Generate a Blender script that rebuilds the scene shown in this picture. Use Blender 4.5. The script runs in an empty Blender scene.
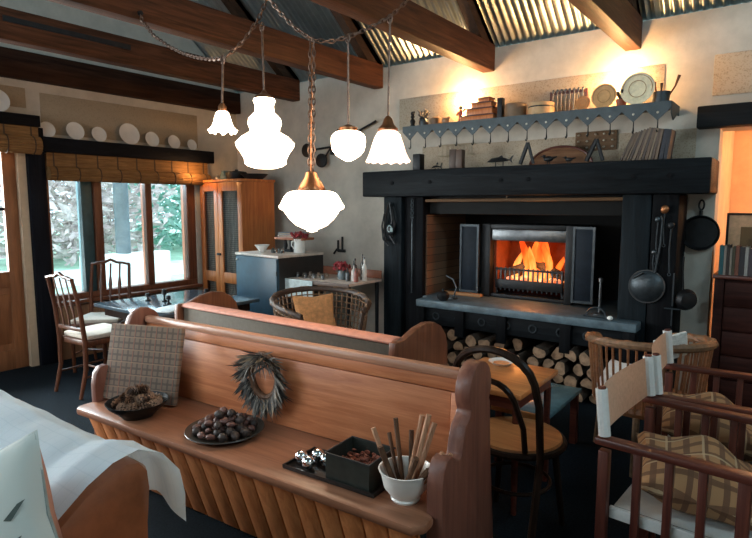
import bpy, bmesh, math, random
from mathutils import Vector as V, Matrix as MX
random.seed(7)
SC = bpy.context.scene
COL = SC.collection
R = math.radians
PI = math.pi

# ---------------------------------------------------------------- camera, world, lights, exposure
cam = bpy.data.cameras.new('camera'); cam.sensor_width = 36; cam.lens = 36*565/752; cam.clip_start = .02
co = bpy.data.objects.new('camera', cam); COL.objects.link(co)
co.location = (0, 0, 1.5); co.rotation_euler = (R(90)-math.atan(64/565), 0, R(36.7))
SC.camera = co
SC.view_settings.view_transform = 'Standard'; SC.view_settings.look = 'None'
SC.view_settings.gamma = 1; SC.view_settings.use_curve_mapping = False
SC.view_settings.exposure = -0.1
w = bpy.data.worlds.new('sky'); SC.world = w; w.use_nodes = True
bg = w.node_tree.nodes['Background']
bg.inputs[0].default_value = (.66, .90, 1, 1); bg.inputs[1].default_value = 3.4

def light(name, kind, loc, power, col, rot=None, size=None, sizey=None, look=None, spread=None):
    d = bpy.data.lights.new(name, kind); d.energy = power; d.color = col
    if kind == 'AREA':
        d.shape = 'RECTANGLE'; d.size = size; d.size_y = sizey or size
        if spread: d.spread = R(spread)
    elif size is not None and kind in ('POINT', 'SPOT'): d.shadow_soft_size = size
    if kind == 'SUN': d.angle = R(8)
    o = bpy.data.objects.new(name, d); COL.objects.link(o); o.location = loc
    if look is not None: o.rotation_euler = (V(look)-V(loc)).to_track_quat('-Z', 'Y').to_euler()
    return o
SUN = light('overcast_sun', 'SUN', (-9, 3, 9), 3.2, (.9, .97, 1), look=(-7.6, 4, 0))
light('window_daylight', 'AREA', (-6.9, 3.2, 2.6), 300, (.62, .87, 1), size=1.8, sizey=1.2, look=(-4.6, 3.0, .6))
light('added_door_daylight', 'AREA', (-6.35, 1.0, 1.25), 560, (1, .96, .92), size=1.9, sizey=1.9, look=(-2.0, 1.4, .35))  # added outside both left doors to brighten the pew's front boards
light('rear_fill_light', 'AREA', (-4.0, -1.9, 1.9), 95, (.88, .95, 1), size=1.8, sizey=1.6, look=(-1.5, 1.3, .6))  # fill added inside the room for throw and canvas chairs; rear wall is solid
light('side_fill_light', 'AREA', (2.3, -.6, 2.2), 4, (.80, .92, 1), size=1.6, sizey=1.4, look=(-1.5, 3.6, 1.4))  # weak fill added from the right; no side window is built
light('gable_fill_light', 'AREA', (2.4, 1.4, 3.9), 70, (.62, .88, 1), size=1.4, sizey=1.0, look=(-5.6, 2.8, 3.2))  # fill added to brighten the left gable; the right gable has no window
light('high_fill_light', 'AREA', (-2.2, -1.6, 3.4), 75, (.58, .87, 1), size=1.6, sizey=.8, look=(-3.6, 4.6, 2.6))  # upper fill added for beams and fireplace wall; no high window exists

# ---------------------------------------------------------------- materials
def nt(name):
    m = bpy.data.materials.new(name); m.use_nodes = True
    t = m.node_tree; b = t.nodes['Principled BSDF']
    return m, t, b
def N(t, typ, **k):
    n = t.nodes.new(typ)
    for a, v in k.items():
        if a in n.inputs.keys(): n.inputs[a].default_value = v
        else: setattr(n, a, v)
    return n
def coords(t, scale=(1, 1, 1), rot=(0, 0, 0)):
    c = N(t, 'ShaderNodeTexCoord'); m = N(t, 'ShaderNodeMapping')
    m.inputs['Scale'].default_value = scale; m.inputs['Rotation'].default_value = rot
    t.links.new(c.outputs['Object'], m.inputs[0]); return m.outputs[0]
def ramp(t, src, stops):
    r = N(t, 'ShaderNodeValToRGB'); e = r.color_ramp.elements
    while len(e) < len(stops): e.new(.5)
    for i, (p, c) in enumerate(stops): e[i].position = p; e[i].color = (*c, 1)
    t.links.new(src, r.inputs[0]); return r.outputs[0]
def bump(t, b, src, st, dist=.01):
    n = N(t, 'ShaderNodeBump'); n.inputs['Strength'].default_value = st; n.inputs['Distance'].default_value = dist
    t.links.new(src, n.inputs['Height']); t.links.new(n.outputs[0], b.inputs['Normal'])
def plain(name, c, rough=.6, metal=0, var=.25, sc=12, bmp=.15, spec=None):
    m, t, b = nt(name)
    n = N(t, 'ShaderNodeTexNoise', Scale=sc, Detail=5.0, Roughness=.65); t.links.new(coords(t), n.inputs[0])
    lo = tuple(x*(1-var) for x in c); hi = tuple(min(1, x*(1+var)) for x in c)
    t.links.new(ramp(t, n.outputs[0], [(.3, lo), (.7, hi)]), b.inputs['Base Color'])
    b.inputs['Roughness'].default_value = rough; b.inputs['Metallic'].default_value = metal
    if spec is not None: b.inputs['Specular IOR Level'].default_value = spec
    if bmp: bump(t, b, n.outputs[0], bmp)
    return m
def wood(name, c1, c2, rough=.45, axis=0, sc=5, bmp=.12, knots=False):
    m, t, b = nt(name); b.inputs['Specular IOR Level'].default_value = .08 if max(c2) < .06 else .15 if rough > .55 else .4
    s = [sc*3.2]*3; s[axis] = sc*.22
    n = N(t, 'ShaderNodeTexNoise', Scale=2.6, Detail=7.0, Roughness=.62, Distortion=.7); t.links.new(coords(t, s), n.inputs[0])
    n2 = N(t, 'ShaderNodeTexNoise', Scale=1.8, Detail=2.0); t.links.new(coords(t), n2.inputs[0])
    mid = tuple((a+d)/2 for a, d in zip(c1, c2))
    c = ramp(t, n.outputs[0], [(.3, c1), (.5, mid), (.68, c2)])
    mx = N(t, 'ShaderNodeMixRGB', blend_type='MULTIPLY'); mx.inputs[0].default_value = .5
    t.links.new(c, mx.inputs[1]); t.links.new(ramp(t, n2.outputs[0], [(.3, (.6, .58, .55)), (.65, (1, 1, 1))]), mx.inputs[2])
    out = mx.outputs[0]
    if knots:
        s2 = [3.2]*3; s2[axis] = 1.5
        vo = N(t, 'ShaderNodeTexVoronoi', Scale=1.3); t.links.new(coords(t, s2), vo.inputs[0])
        k = N(t, 'ShaderNodeMixRGB', blend_type='MULTIPLY'); k.inputs[0].default_value = .8
        t.links.new(out, k.inputs[1]); t.links.new(ramp(t, vo.outputs['Distance'], [(.03, (.25, .18, .14)), (.075, (1, 1, 1))]), k.inputs[2]); out = k.outputs[0]
    t.links.new(out, b.inputs['Base Color']); b.inputs['Roughness'].default_value = rough
    bump(t, b, n.outputs[0], bmp); return m
def stripes(t, comp, freq, width, rot=(0, 0, 0)):
    s = N(t, 'ShaderNodeSeparateXYZ'); t.links.new(coords(t, (1, 1, 1), rot), s.inputs[0])
    a = N(t, 'ShaderNodeMath', operation='MULTIPLY'); a.inputs[1].default_value = freq; t.links.new(s.outputs[comp], a.inputs[0])
    f = N(t, 'ShaderNodeMath', operation='FRACT'); t.links.new(a.outputs[0], f.inputs[0])
    g = N(t, 'ShaderNodeMath', operation='LESS_THAN'); g.inputs[1].default_value = width; t.links.new(f.outputs[0], g.inputs[0])
    return g.outputs[0]
def plaid(name, base, layers, rough=.9):
    m, t, b = nt(name); cur = None
    for comp, fr, wd, col, fac in layers:
        mx = N(t, 'ShaderNodeMixRGB'); s = stripes(t, comp, fr, wd)
        mu = N(t, 'ShaderNodeMath', operation='MULTIPLY'); mu.inputs[1].default_value = fac; t.links.new(s, mu.inputs[0])
        t.links.new(mu.outputs[0], mx.inputs[0]); mx.inputs[2].default_value = (*col, 1)
        if cur is None: mx.inputs[1].default_value = (*base, 1)
        else: t.links.new(cur, mx.inputs[1])
        cur = mx.outputs[0]
    t.links.new(cur, b.inputs['Base Color']); b.inputs['Roughness'].default_value = rough
    n = N(t, 'ShaderNodeTexNoise', Scale=220.0); t.links.new(coords(t), n.inputs[0]); bump(t, b, n.outputs[0], .25, .003)
    return m
def emit(name, c, s, rim=None):
    m, t, b = nt(name); b.inputs['Base Color'].default_value = (.85, .82, .78, 1)
    b.inputs['Roughness'].default_value = .25
    b.inputs['Emission Color'].default_value = (*c, 1); b.inputs['Emission Strength'].default_value = s
    n = N(t, 'ShaderNodeTexNoise', Scale=9.0); t.links.new(coords(t), n.inputs[0])
    t.links.new(ramp(t, n.outputs[0], [(.3, tuple(x*.94 for x in c)), (.7, c)]), b.inputs['Emission Color'])
    return m
def glass(name, c, rough=.03):
    m, t, b = nt(name); b.inputs['Base Color'].default_value = (*c, 1); b.inputs['Roughness'].default_value = rough
    b.inputs['Transmission Weight'].default_value = 1.0; b.inputs['IOR'].default_value = 1.45
    n = N(t, 'ShaderNodeTexNoise', Scale=30.0); t.links.new(coords(t), n.inputs[0]); bump(t, b, n.outputs[0], .02)
    return m
def pane_mat():
    m, t, b = nt('window_pane_glass')
    tr = N(t, 'ShaderNodeBsdfTransparent'); gl = N(t, 'ShaderNodeBsdfGlossy'); gl.inputs['Roughness'].default_value = .02
    tr.inputs[0].default_value = (.93, .98, 1, 1)
    f = N(t, 'ShaderNodeFresnel'); f.inputs['IOR'].default_value = 1.25; mx = N(t, 'ShaderNodeMixShader')
    t.links.new(f.outputs[0], mx.inputs[0]); t.links.new(tr.outputs[0], mx.inputs[1]); t.links.new(gl.outputs[0], mx.inputs[2])
    t.links.new(mx.outputs[0], t.nodes['Material Output'].inputs[0]); return m
def stencil0(name, c1, c2, sc=26):
    m, t, b = nt(name)
    vo = N(t, 'ShaderNodeTexVoronoi', Scale=sc); vo.feature = 'DISTANCE_TO_EDGE'; t.links.new(coords(t), vo.inputs[0])
    n = N(t, 'ShaderNodeTexNoise', Scale=sc*1.3, Detail=4.0); t.links.new(coords(t), n.inputs[0])
    ad = N(t, 'ShaderNodeMath', operation='MULTIPLY'); t.links.new(vo.outputs[0], ad.inputs[0]); t.links.new(n.outputs[0], ad.inputs[1])
    t.links.new(ramp(t, ad.outputs[0], [(.02, c2), (.07, c1)]), b.inputs['Base Color']); b.inputs['Roughness'].default_value = .95
    bump(t, b, n.outputs[0], .2); return m
def stencil(name, c1, c2, sc=26, lo=.30, hi=.5):
    m, t, b = nt(name)
    vo = N(t, 'ShaderNodeTexVoronoi', Scale=sc); t.links.new(coords(t), vo.inputs[0])
    n = N(t, 'ShaderNodeTexNoise', Scale=sc*.5, Detail=5.0, Roughness=.7); t.links.new(coords(t), n.inputs[0])
    ad = N(t, 'ShaderNodeMath', operation='MULTIPLY_ADD'); ad.inputs[1].default_value = .6; t.links.new(vo.outputs[0], ad.inputs[0]); t.links.new(n.outputs[0], ad.inputs[2])
    t.links.new(ramp(t, ad.outputs[0], [(lo+.2, c2), (hi+.3, c1)]), b.inputs['Base Color']); b.inputs['Roughness'].default_value = .95
    bump(t, b, n.outputs[0], .3); return m
def flame_mat():
    m, t, b = nt('fire_flame')
    s = N(t, 'ShaderNodeSeparateXYZ'); t.links.new(coords(t), s.inputs[0])
    n = N(t, 'ShaderNodeTexNoise', Scale=9.0, Detail=3.0); t.links.new(coords(t, (1, 1, .35)), n.inputs[0])
    a = N(t, 'ShaderNodeMath', operation='MULTIPLY_ADD'); a.inputs[1].default_value = .9; t.links.new(n.outputs[0], a.inputs[0]); t.links.new(s.outputs[2], a.inputs[2])
    c = ramp(t, a.outputs[0], [(.36, (1, .30, .06)), (.55, (1, .42, .10)), (.72, (1, .16, .02)), (.95, (.55, .04, .005))])
    e = N(t, 'ShaderNodeEmission'); e.inputs[1].default_value = 2.4; t.links.new(c, e.inputs[0])
    tr = N(t, 'ShaderNodeBsdfTransparent'); lw = N(t, 'ShaderNodeLayerWeight'); lw.inputs[0].default_value = .45
    mx = N(t, 'ShaderNodeMixShader'); t.links.new(lw.outputs['Facing'], mx.inputs[0]); t.links.new(e.outputs[0], mx.inputs[1]); t.links.new(tr.outputs[0], mx.inputs[2])
    t.links.new(mx.outputs[0], t.nodes['Material Output'].inputs[0]); return m
def bricks(name, c1, c2, mort):
    m, t, b = nt(name); br = N(t, 'ShaderNodeTexBrick', Scale=7.0); br.inputs['Color1'].default_value = (*c1, 1)
    br.inputs['Color2'].default_value = (*c2, 1); br.inputs['Mortar'].default_value = (*mort, 1)
    t.links.new(coords(t, (1, 1, 1), (R(90), 0, R(90))), br.inputs[0]); t.links.new(br.outputs[0], b.inputs['Base Color']); b.inputs['Roughness'].default_value = .9
    bump(t, b, br.outputs[1], -.3); return m

PLASTER = plain('warm_plaster', (.50, .455, .395), .95, var=.14, sc=5, bmp=.35)
PLASTER2 = plain('grey_plaster', (.56, .55, .50), .95, var=.12, sc=5, bmp=.35)
ORANGE = plain('ochre_plaster', (.80, .55, .36), .9, var=.15, sc=4)
CARPET = plain('dark_carpet', (.007, .012, .017), 1, var=.7, sc=90, bmp=.6, spec=.1)
BEAM = wood('roof_beam_wood', (.024, .009, .005), (.11, .042, .020), .6, 1, 4, .3)
RAFT = wood('dark_rafter_wood', (.02, .012, .008), (.06, .032, .02), .7, 1, 4, .3)
PLATEW = wood('old_wall_plate_wood', (.018, .008, .006), (.055, .025, .015), .65, 1, 4, .3)
IRONSHEET = plain('corrugated_steel', (.34, .40, .41), .3, .85, .18, 6, .05)
BLACKW = wood('blackened_oak', (.004, .0045, .006), (.012, .015, .018), .55, 0, 4, .5)
BLACKV = wood('lit_blackened_oak', (.005, .007, .009), (.013, .019, .024), .58, 2, 4, .5)  # post timbers that catch light: the light is in this paler bluish copy
BLACKD = wood('dark_shaded_oak', (.003, .003, .004), (.008, .009, .011), .7, 2, 4, .4)  # shade on the other post timbers put into the colour; also bolts, brackets
LINTELW = wood('black_lintel_wood', (.003, .0035, .006), (.009, .010, .014), .6, 1, 4, .4)
PINE = wood('honey_pine', (.44, .13, .05), (.72, .28, .125), .42, 0, 4, .08, True)
PINEV = wood('honey_pine_boards', (.50, .15, .045), (.76, .29, .105), .45, 2, 4, .08)
PINED = wood('shaded_pine_ends', (.13, .045, .032), (.24, .095, .062), .4, 2, 4, .1)  # unlit look of the pew ends put into a darker pine
PINER = wood('worn_pine_rail', (.40, .18, .11), (.58, .30, .19), .35, 0, 4, .08)
PINESEAT = wood('worn_pine_seat', (.22, .085, .045), (.42, .18, .10), .33, 0, 3, .08)
REDWOOD = wood('orange_wardrobe_pine', (.40, .105, .028), (.66, .22, .06), .4, 2, 4, .08)
MAHOG = wood('mahogany_frame', (.065, .015, .011), (.15, .042, .026), .35, 0, 6, .08)
MAHOGV = wood('mahogany_uprights', (.065, .015, .011), (.15, .042, .026), .35, 2, 6, .08)
CHAIRW = wood('brown_chair_wood', (.06, .018, .009), (.16, .055, .024), .35, 2, 6, .08)
DARKBENT = wood('dark_bentwood', (.012, .007, .005), (.035, .02, .014), .3, 2, 6, .05)
TABLEW = wood('orange_table_top', (.42, .15, .045), (.66, .29, .10), .35, 0, 4, .06)
SEATW = wood('round_seat_ply', (.34, .14, .05), (.55, .26, .10), .4, 0, 5, .06)
DOORW = wood('brown_door_wood', (.20, .075, .03), (.36, .15, .065), .45, 2, 4, .1)
JAMBW = plain('pale_jamb_paint', (.52, .40, .28), .6, var=.1)
TEALP = plain('teal_frame_paint', (.03, .07, .08), .5)
WINW = wood('red_window_wood', (.10, .032, .016), (.24, .085, .04), .4, 2, 4, .08)
DARKPOST = wood('dark_post_wood', (.004, .005, .009), (.011, .013, .02), .6, 2, 4, .3)
BAMBOO = wood('woven_bamboo', (.15, .075, .028), (.34, .185, .075), .6, 1, 9, .2)
CORD = plain('blind_cord', (.06, .035, .02), .8)
WHITEW = plain('white_ceramic', (.80, .78, .74), .3, var=.06)
CREAM = plain('cream_ceramic', (.70, .68, .66), .35, var=.08)
BLUECUP = plain('blue_painted_metal', (.012, .045, .075), .42, 0, .3, 9)
DARKCUP = plain('brown_black_paint', (.022, .018, .016), .5)
PALETOP = plain('pale_cupboard_top', (.62, .50, .42), .4)
IRON = plain('black_iron', (.012, .013, .015), .5, .5, .4, 20)
IRON2 = plain('grey_iron', (.05, .06, .068), .42, .7, .3, 20)
STEEL = plain('worn_steel', (.11, .115, .12), .35, .9, .3, 14)
SLATE = plain('slate_hearth', (.085, .125, .15), .55, 0, .45, 9, .5)
ZINC = plain('grey_pelmet_metal', (.05, .064, .072), .55, .3, .25, 14)
STUD = plain('pale_stud', (.55, .5, .42), .35, .7)
COPPER = plain('aged_copper', (.30, .12, .05), .35, .85, .35, 20)
CHAINM = plain('rusty_chain', (.16, .10, .075), .45, .8, .5, 30)
CHROME = plain('chrome', (.75, .77, .8), .08, 1, .05, 8, 0)
BRASS = plain('brass', (.55, .33, .12), .35, .9)
GLOBE = emit('lit_opal_glass', (1, .76, .52), 13)
GLOBE2 = emit('lit_pink_opal_glass', (1, .66, .50), 1.9)
BULB = emit('lit_bulb', (1, .62, .26), 30)
UPH = plain('brown_upholstery', (.105, .085, .062), .85, var=.2, sc=40)
UPHT = plain('coral_lit_upholstery', (.55, .24, .17), .7, var=.15, sc=20)  # coral lamplight along the settle's top put into the colour
LEATHER = plain('brown_leather', (.30, .088, .034), .28, 0, .3, 7, .12)
THROW = plaid('white_quilted_throw', (.74, .82, .87), [(0, 22, .08, (.62, .72, .78), .4), (1, 22, .08, (.62, .72, .78), .4)])
CANVAS = plain('beige_canvas', (.58, .41, .30), .9, var=.1, sc=60)
CANVASW = plain('white_canvas', (.66, .66, .64), .9, var=.06, sc=60)
SEATC = plain('cream_seat_fabric', (.60, .52, .44), .9, var=.1, sc=40)
WICKER = plain('brown_cane', (.17, .09, .045), .55, 0, .4, 40, .3)
WICKERD = plain('dark_cane', (.06, .034, .024), .55, 0, .4, 40, .3)
WICKERR = plain('honey_cane', (.22, .088, .035), .5, 0, .35, 40, .3)
BRICK = bricks('old_firebrick', (.22, .12, .065), (.13, .06, .03), (.05, .03, .02))
FLATBLACK = plain('flat_black', (.006, .006, .006), .95)  # flat black for the hood and the backs of the recesses
FIREBACK = plain('glowing_firebrick', (.20, .05, .02), .9)
FLAME = flame_mat()
EMBER = emit('ember', (1, .16, .03), 1.1)
BARK = plain('log_bark', (.055, .036, .025), .95, 0, .5, 30, .6)
LOGEND = plain('cut_log_end', (.27, .165, .10), .85, 0, .5, 22, .2)
CONE = plain('pine_cone_scales', (.05, .024, .014), .7, 0, .5, 60, .3)
POD = plain('dark_seed_pod', (.035, .020, .016), .6, 0, .5, 40, .3)
POD2 = plain('pink_brown_seed_pod', (.11, .045, .035), .6, 0, .4, 40, .3)
POTP = plain('red_dried_petals', (.20, .05, .025), .7, 0, .6, 60, .5)
STICK = wood('peeled_stick', (.30, .13, .07), (.58, .33, .20), .6, 2, 8, .2)
STICKD = wood('dark_stick', (.06, .03, .018), (.16, .08, .045), .6, 2, 8, .2)
LEAF = plain('dried_leaf', (.15, .13, .11), .8, 0, .7, 30, .2)
BOXM = plain('dark_green_tin', (.035, .04, .034), .4, .4, .3, 15)
TRAYM = plain('black_lacquer', (.012, .009, .008), .3)
PLAIDB = plaid('brown_grey_tartan', (.19, .135, .10), [(0, 30, .35, (.10, .075, .06), .8), (2, 30, .35, (.10, .075, .06), .8), (0, 15, .08, (.30, .12, .08), .7), (2, 15, .08, (.32, .20, .13), .7)])
PLAIDC = plaid('tan_tartan', (.36, .19, .085), [(0, 18, .35, (.12, .055, .03), .85), (1, 18, .35, (.13, .06, .03), .85), (0, 9, .07, (.55, .38, .22), .7), (1, 9, .07, (.55, .38, .22), .7)])
FLORAL = stencil('pale_leaf_print_linen', (.62, .64, .60), (.62, .64, .60), 9)
CORAL = plain('coral_linen', (.42, .21, .15), .9, var=.1, sc=30)
BLUEC = plaid('blue_grey_check', (.16, .20, .27), [(0, 22, .2, (.08, .11, .16), .8), (2, 22, .2, (.08, .11, .16), .8)])
ORANGEC = plain('orange_cushion', (.62, .28, .11), .9, var=.3, sc=25)
STENC = stencil('wall_stencil', (.36, .29, .21), (.27, .215, .15), 110)
STENC2 = stencil('wall_stencil_dark', (.42, .34, .255), (.27, .20, .135), 85)
LEAFG = plain('garden_leaves', (.30, .50, .42), .7, 0, .5, 3)
LEAFR = plain('garden_red_leaves', (.62, .50, .48), .7, 0, .5, 3)
LAWN = plain('pale_lawn', (.36, .52, .38), .9, 0, .3, 2)
PAVE = plain('pale_paving', (.62, .64, .62), .8, 0, .12, 3)
PANE = pane_mat()
JARG = glass('clear_jar_glass', (.9, .95, .95))
REDFL = plain('dark_red_petals', (.26, .02, .025), .7, 0, .5, 50)
PAPER = plain('book_pages', (.40, .33, .25), .9, var=.1)
BLUETOP = plain('blue_grey_table_top', (.10, .21, .26), .22, 0, .4, 5, .03)
COLS = {}
def colr(c, rough=.55):
    k = tuple(round(x, 3) for x in c)
    if k not in COLS: COLS[k] = plain('cover_%d' % len(COLS), c, rough, 0, .2, 25, .05)
    return COLS[k]

# ---------------------------------------------------------------- mesh builder
class MB:
    def __init__(s): s.bm = bmesh.new(); s.mi = 0
    def _fin(s, faces):
        for f in faces: f.material_index = s.mi; f.smooth = True
    def add(s, tb, M=None):
        if M is not None: bmesh.ops.transform(tb, matrix=M, verts=tb.verts)
        for f in tb.faces: f.material_index = s.mi; f.smooth = True
        me = bpy.data.meshes.new('t'); tb.to_mesh(me); tb.free(); s.bm.from_mesh(me); bpy.data.meshes.remove(me); return s
    def box(s, lo, hi, bev=0, M=None, seg=2):
        tb = bmesh.new(); bmesh.ops.create_cube(tb, size=1)
        d = V(hi)-V(lo); c = (V(hi)+V(lo))/2
        bmesh.ops.transform(tb, matrix=MX.Translation(c) @ MX.Diagonal((*d, 1)), verts=tb.verts)
        if bev: bmesh.ops.bevel(tb, geom=tb.edges[:], offset=bev, segments=seg, profile=.5, affect='EDGES')
        return s.add(tb, M)
    def tube(s, pts, r, n=8, closed=False, M=None, flat=1.0):
        tb = bmesh.new(); P = [V(p) for p in pts]; rings = []
        k = len(P); rr = r if isinstance(r, (list, tuple)) else [r]*k
        prev = None
        for i, p in enumerate(P):
            a = P[i-1] if (i > 0 or closed) else p; b = P[(i+1) % k] if (i < k-1 or closed) else p
            t = (b-a).normalized()
            if prev is None: up = V((0, 0, 1)) if abs(t.z) < .9 else V((0, 1, 0)); u = t.cross(up).normalized()
            else: u = (prev-t*prev.dot(t)).normalized()
            prev = u; v = t.cross(u)
            rings.append([tb.verts.new(p+(u*math.cos(2*PI*j/n)+v*flat*math.sin(2*PI*j/n))*rr[i]) for j in range(n)])
        for i in range(k if closed else k-1):
            A = rings[i]; B = rings[(i+1) % k]
            for j in range(n): tb.faces.new((A[j], A[(j+1) % n], B[(j+1) % n], B[j]))
        if not closed:
            tb.faces.new(rings[0][::-1]); tb.faces.new(rings[-1])
        bmesh.ops.recalc_face_normals(tb, faces=tb.faces[:])
        return s.add(tb, M)
    def lathe(s, prof, n=24, M=None, flute=None, cap=True):
        tb = bmesh.new(); rings = []
        for i, (r, z) in enumerate(prof):
            ring = []
            for j in range(n):
                a = 2*PI*j/n; q = r; zz = z
                if flute: q, zz = flute(i, a, r, z)
                ring.append(tb.verts.new((q*math.cos(a), q*math.sin(a), zz)))
            rings.append(ring)
        for A, B in zip(rings, rings[1:]):
            for j in range(n): tb.faces.new((A[j], A[(j+1) % n], B[(j+1) % n], B[j]))
        if cap: tb.faces.new(rings[0][::-1]); tb.faces.new(rings[-1])
        bmesh.ops.remove_doubles(tb, verts=tb.verts[:], dist=1e-5)
        bmesh.ops.recalc_face_normals(tb, faces=tb.faces[:])
        return s.add(tb, M)
    def cyl(s, p0, p1, r0, r1=None, n=16): return s.tube([p0, p1], [r0, r0 if r1 is None else r1], n)
    def prism(s, poly, axis, d0, d1, bev=0, M=None):
        tb = bmesh.new()
        def mk(a, b, d): return {'x': (d, a, b), 'y': (a, d, b), 'z': (a, b, d)}[axis]
        A = [tb.verts.new(mk(a, b, d0)) for a, b in poly]; B = [tb.verts.new(mk(a, b, d1)) for a, b in poly]
        tb.faces.new(A[::-1]); tb.faces.new(B); k = len(poly)
        for i in range(k): tb.faces.new((A[i], A[(i+1) % k], B[(i+1) % k], B[i]))
        bmesh.ops.recalc_face_normals(tb, faces=tb.faces[:])
        if bev: bmesh.ops.bevel(tb, geom=[e for e in tb.edges if len(e.link_faces) == 2 and e.calc_face_angle(0) > .6], offset=bev, segments=2, profile=.5, affect='EDGES')
        return s.add(tb, M)
    def sph(s, c, r, sub=2, M=None, jit=0):
        tb = bmesh.new(); bmesh.ops.create_icosphere(tb, subdivisions=sub, radius=1)
        if jit:
            for v in tb.verts: v.co *= 1+random.uniform(-jit, jit)
        rr = r if isinstance(r, (tuple, list)) else (r, r, r)
        T = MX.Translation(c) @ (M or MX()) @ MX.Diagonal((*rr, 1)); return s.add(tb, T)
    def pillow(s, sx, sy, th, M=None, n=20, pinch=.12, crumple=0):
        tb = bmesh.new(); bmesh.ops.create_grid(tb, x_segments=n, y_segments=n, size=1)
        g = bmesh.ops.duplicate(tb, geom=tb.faces[:]+tb.verts[:]+tb.edges[:])
        bot = set(v for v in g['geom'] if isinstance(v, bmesh.types.BMVert))
        for v in tb.verts:
            x, y = v.co.x, v.co.y; h = (max(0, 1-x*x)*max(0, 1-y*y))**.42 if abs(x) < 1 and abs(y) < 1 else 0
            k = 1-pinch*(1-abs(x*y))*(max(abs(x), abs(y)))**3
            v.co = V((x*sx/2*k, y*sy/2*k, (-1 if v in bot else 1)*th/2*h*(1+crumple*(math.sin(x*3.1+y*2)*math.sin(y*3.4-x*1.3)+.35*math.sin(x*5+y*2)))))
        bmesh.ops.remove_doubles(tb, verts=tb.verts[:], dist=1e-4); bmesh.ops.recalc_face_normals(tb, faces=tb.faces[:])
        return s.add(tb, M)
    def grid(s, fn, nu, nv, th=0):
        tb = bmesh.new(); G = [[tb.verts.new(fn(i/nu, j/nv)) for j in range(nv+1)] for i in range(nu+1)]
        for i in range(nu):
            for j in range(nv): tb.faces.new((G[i][j], G[i+1][j], G[i+1][j+1], G[i][j+1]))
        if th: bmesh.ops.solidify(tb, geom=tb.faces[:], thickness=th)
        bmesh.ops.recalc_face_normals(tb, faces=tb.faces[:])
        return s.add(tb)
    def quad(s, a, b, c, d):
        vs = [s.bm.verts.new(p) for p in (a, b, c, d)]; f = s.bm.faces.new(vs); f.material_index = s.mi; f.smooth = False
    def tri(s, *p):
        f = s.bm.faces.new([s.bm.verts.new(q) for q in p]); f.material_index = s.mi; f.smooth = False

def obj(name, mb, mats, parent=None, loc=(0, 0, 0), rot=(0, 0, 0), ang=35):
    me = bpy.data.meshes.new(name); mb.bm.to_mesh(me); mb.bm.free()
    for m in (mats if isinstance(mats, (list, tuple)) else [mats]): me.materials.append(m)
    me.set_sharp_from_angle(angle=R(ang))
    o = bpy.data.objects.new(name, me); COL.objects.link(o); o.location = loc; o.rotation_euler = rot
    if parent: o.parent = parent
    return o
def tag(o, label, cat, group=None, kind=None):
    o['label'] = label; o['category'] = cat
    if group: o['group'] = group
    if kind: o['kind'] = kind
    return o
def thing(name, label, cat, loc=(0, 0, 0), rz=0, group=None):
    o = bpy.data.objects.new(name, None); o.empty_display_size = .1; COL.objects.link(o)
    o.location = loc; o.rotation_euler = (0, 0, rz); return tag(o, label, cat, group)
def struct(name, mb, m, **k):
    o = obj(name, mb, m, **k); o['kind'] = 'structure'
    return o
def copy_tree(o, parent=None):
    c = o.copy(); COL.objects.link(c)
    if parent: c.parent = parent
    for ch in list(o.children): copy_tree(ch, c)
    return c
def T(x, y, z): return MX.Translation((x, y, z))
def RX(a): return MX.Rotation(R(a), 4, 'X')
def RY(a): return MX.Rotation(R(a), 4, 'Y')
def RZ(a): return MX.Rotation(R(a), 4, 'Z')

# ---------------------------------------------------------------- the room shell
XL, YF = -5.67, 4.71
YR, ZR = 1.2, 2.88+(4.71-1.2)*.81
YB = 2*YR-YF
XR = 2.6
struct('floor', MB().box((XL-.2, YB-.2, -.1), (XR, 6.2, 0)), CARPET)
m = MB()
for y0, y1, z0, z1 in ((YB, .25, 0, 2.2), (2.265, 2.42, 0, 2.2), (2.42, 4.08, 0, .54), (4.08, 4.91, 0, 2.2), (2.42, 4.08, 1.98, 2.2)):
    m.box((XL-.2, y0, z0), (XL, y1, z1))
m.prism([(YB, 2.2), (4.91, 2.2), (4.91, 2.71), (YR, ZR), (YB, 2.88)], 'x', XL-.2, XL)
struct('wall_left', m, PLASTER)
m = MB()
for x0, x1, z0, z1 in ((XL, -2.86, 0, 2.86), (-2.86, -.9, 1.6, 2.86), (-2.86, -.9, 0, .6), (-.9, -.485, 0, 2.86), (-.485, 1.2, 2.035, 2.86), (1.2, XR, 0, 2.86)):
    m.box((x0, YF, z0), (x1, YF+.2, z1))
struct('wall_fireplace', m, PLASTER)
m = MB()
m.box((-.62, YF+.2, 0), (-.485, 6.0, 2.3)); m.box((-.485, 5.75, 0), (1.4, 5.95, 2.3)); m.box((1.2, YF+.2, 0), (1.4, 5.75, 2.3)); m.box((-.485, YF+.2, 2.12), (1.2, 5.75, 2.3))
struct('wall_alcove', m, ORANGE)
struct('wall_rear', MB().box((XL, YB-.2, 0), (XR, YB, 2.88)), PLASTER2)
struct('wall_right', MB().prism([(YB, 0), (4.91, 0), (4.91, 2.71), (YR, ZR), (YB, 2.88)], 'x', XR, XR+.2), PLASTER2)
# corrugated roof slopes
def roof(sign):
    nx = int((XR-XL+.3)/.062*6)
    def f(u, v):
        x = XL-.1+u*(XR-XL+.2); k = -.06+v*(YF-YR+.06)
        zz = .017*math.sin(2*PI*x/.062)
        return (x, YR+sign*(YF-YR-k+0.0), 2.88+k*.81+zz+.03)
    return MB().grid(f, nx, 1)
struct('ceiling', roof(1), IRONSHEET, ang=60)
o = struct('ceiling', roof(-1), IRONSHEET, ang=60)
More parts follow.
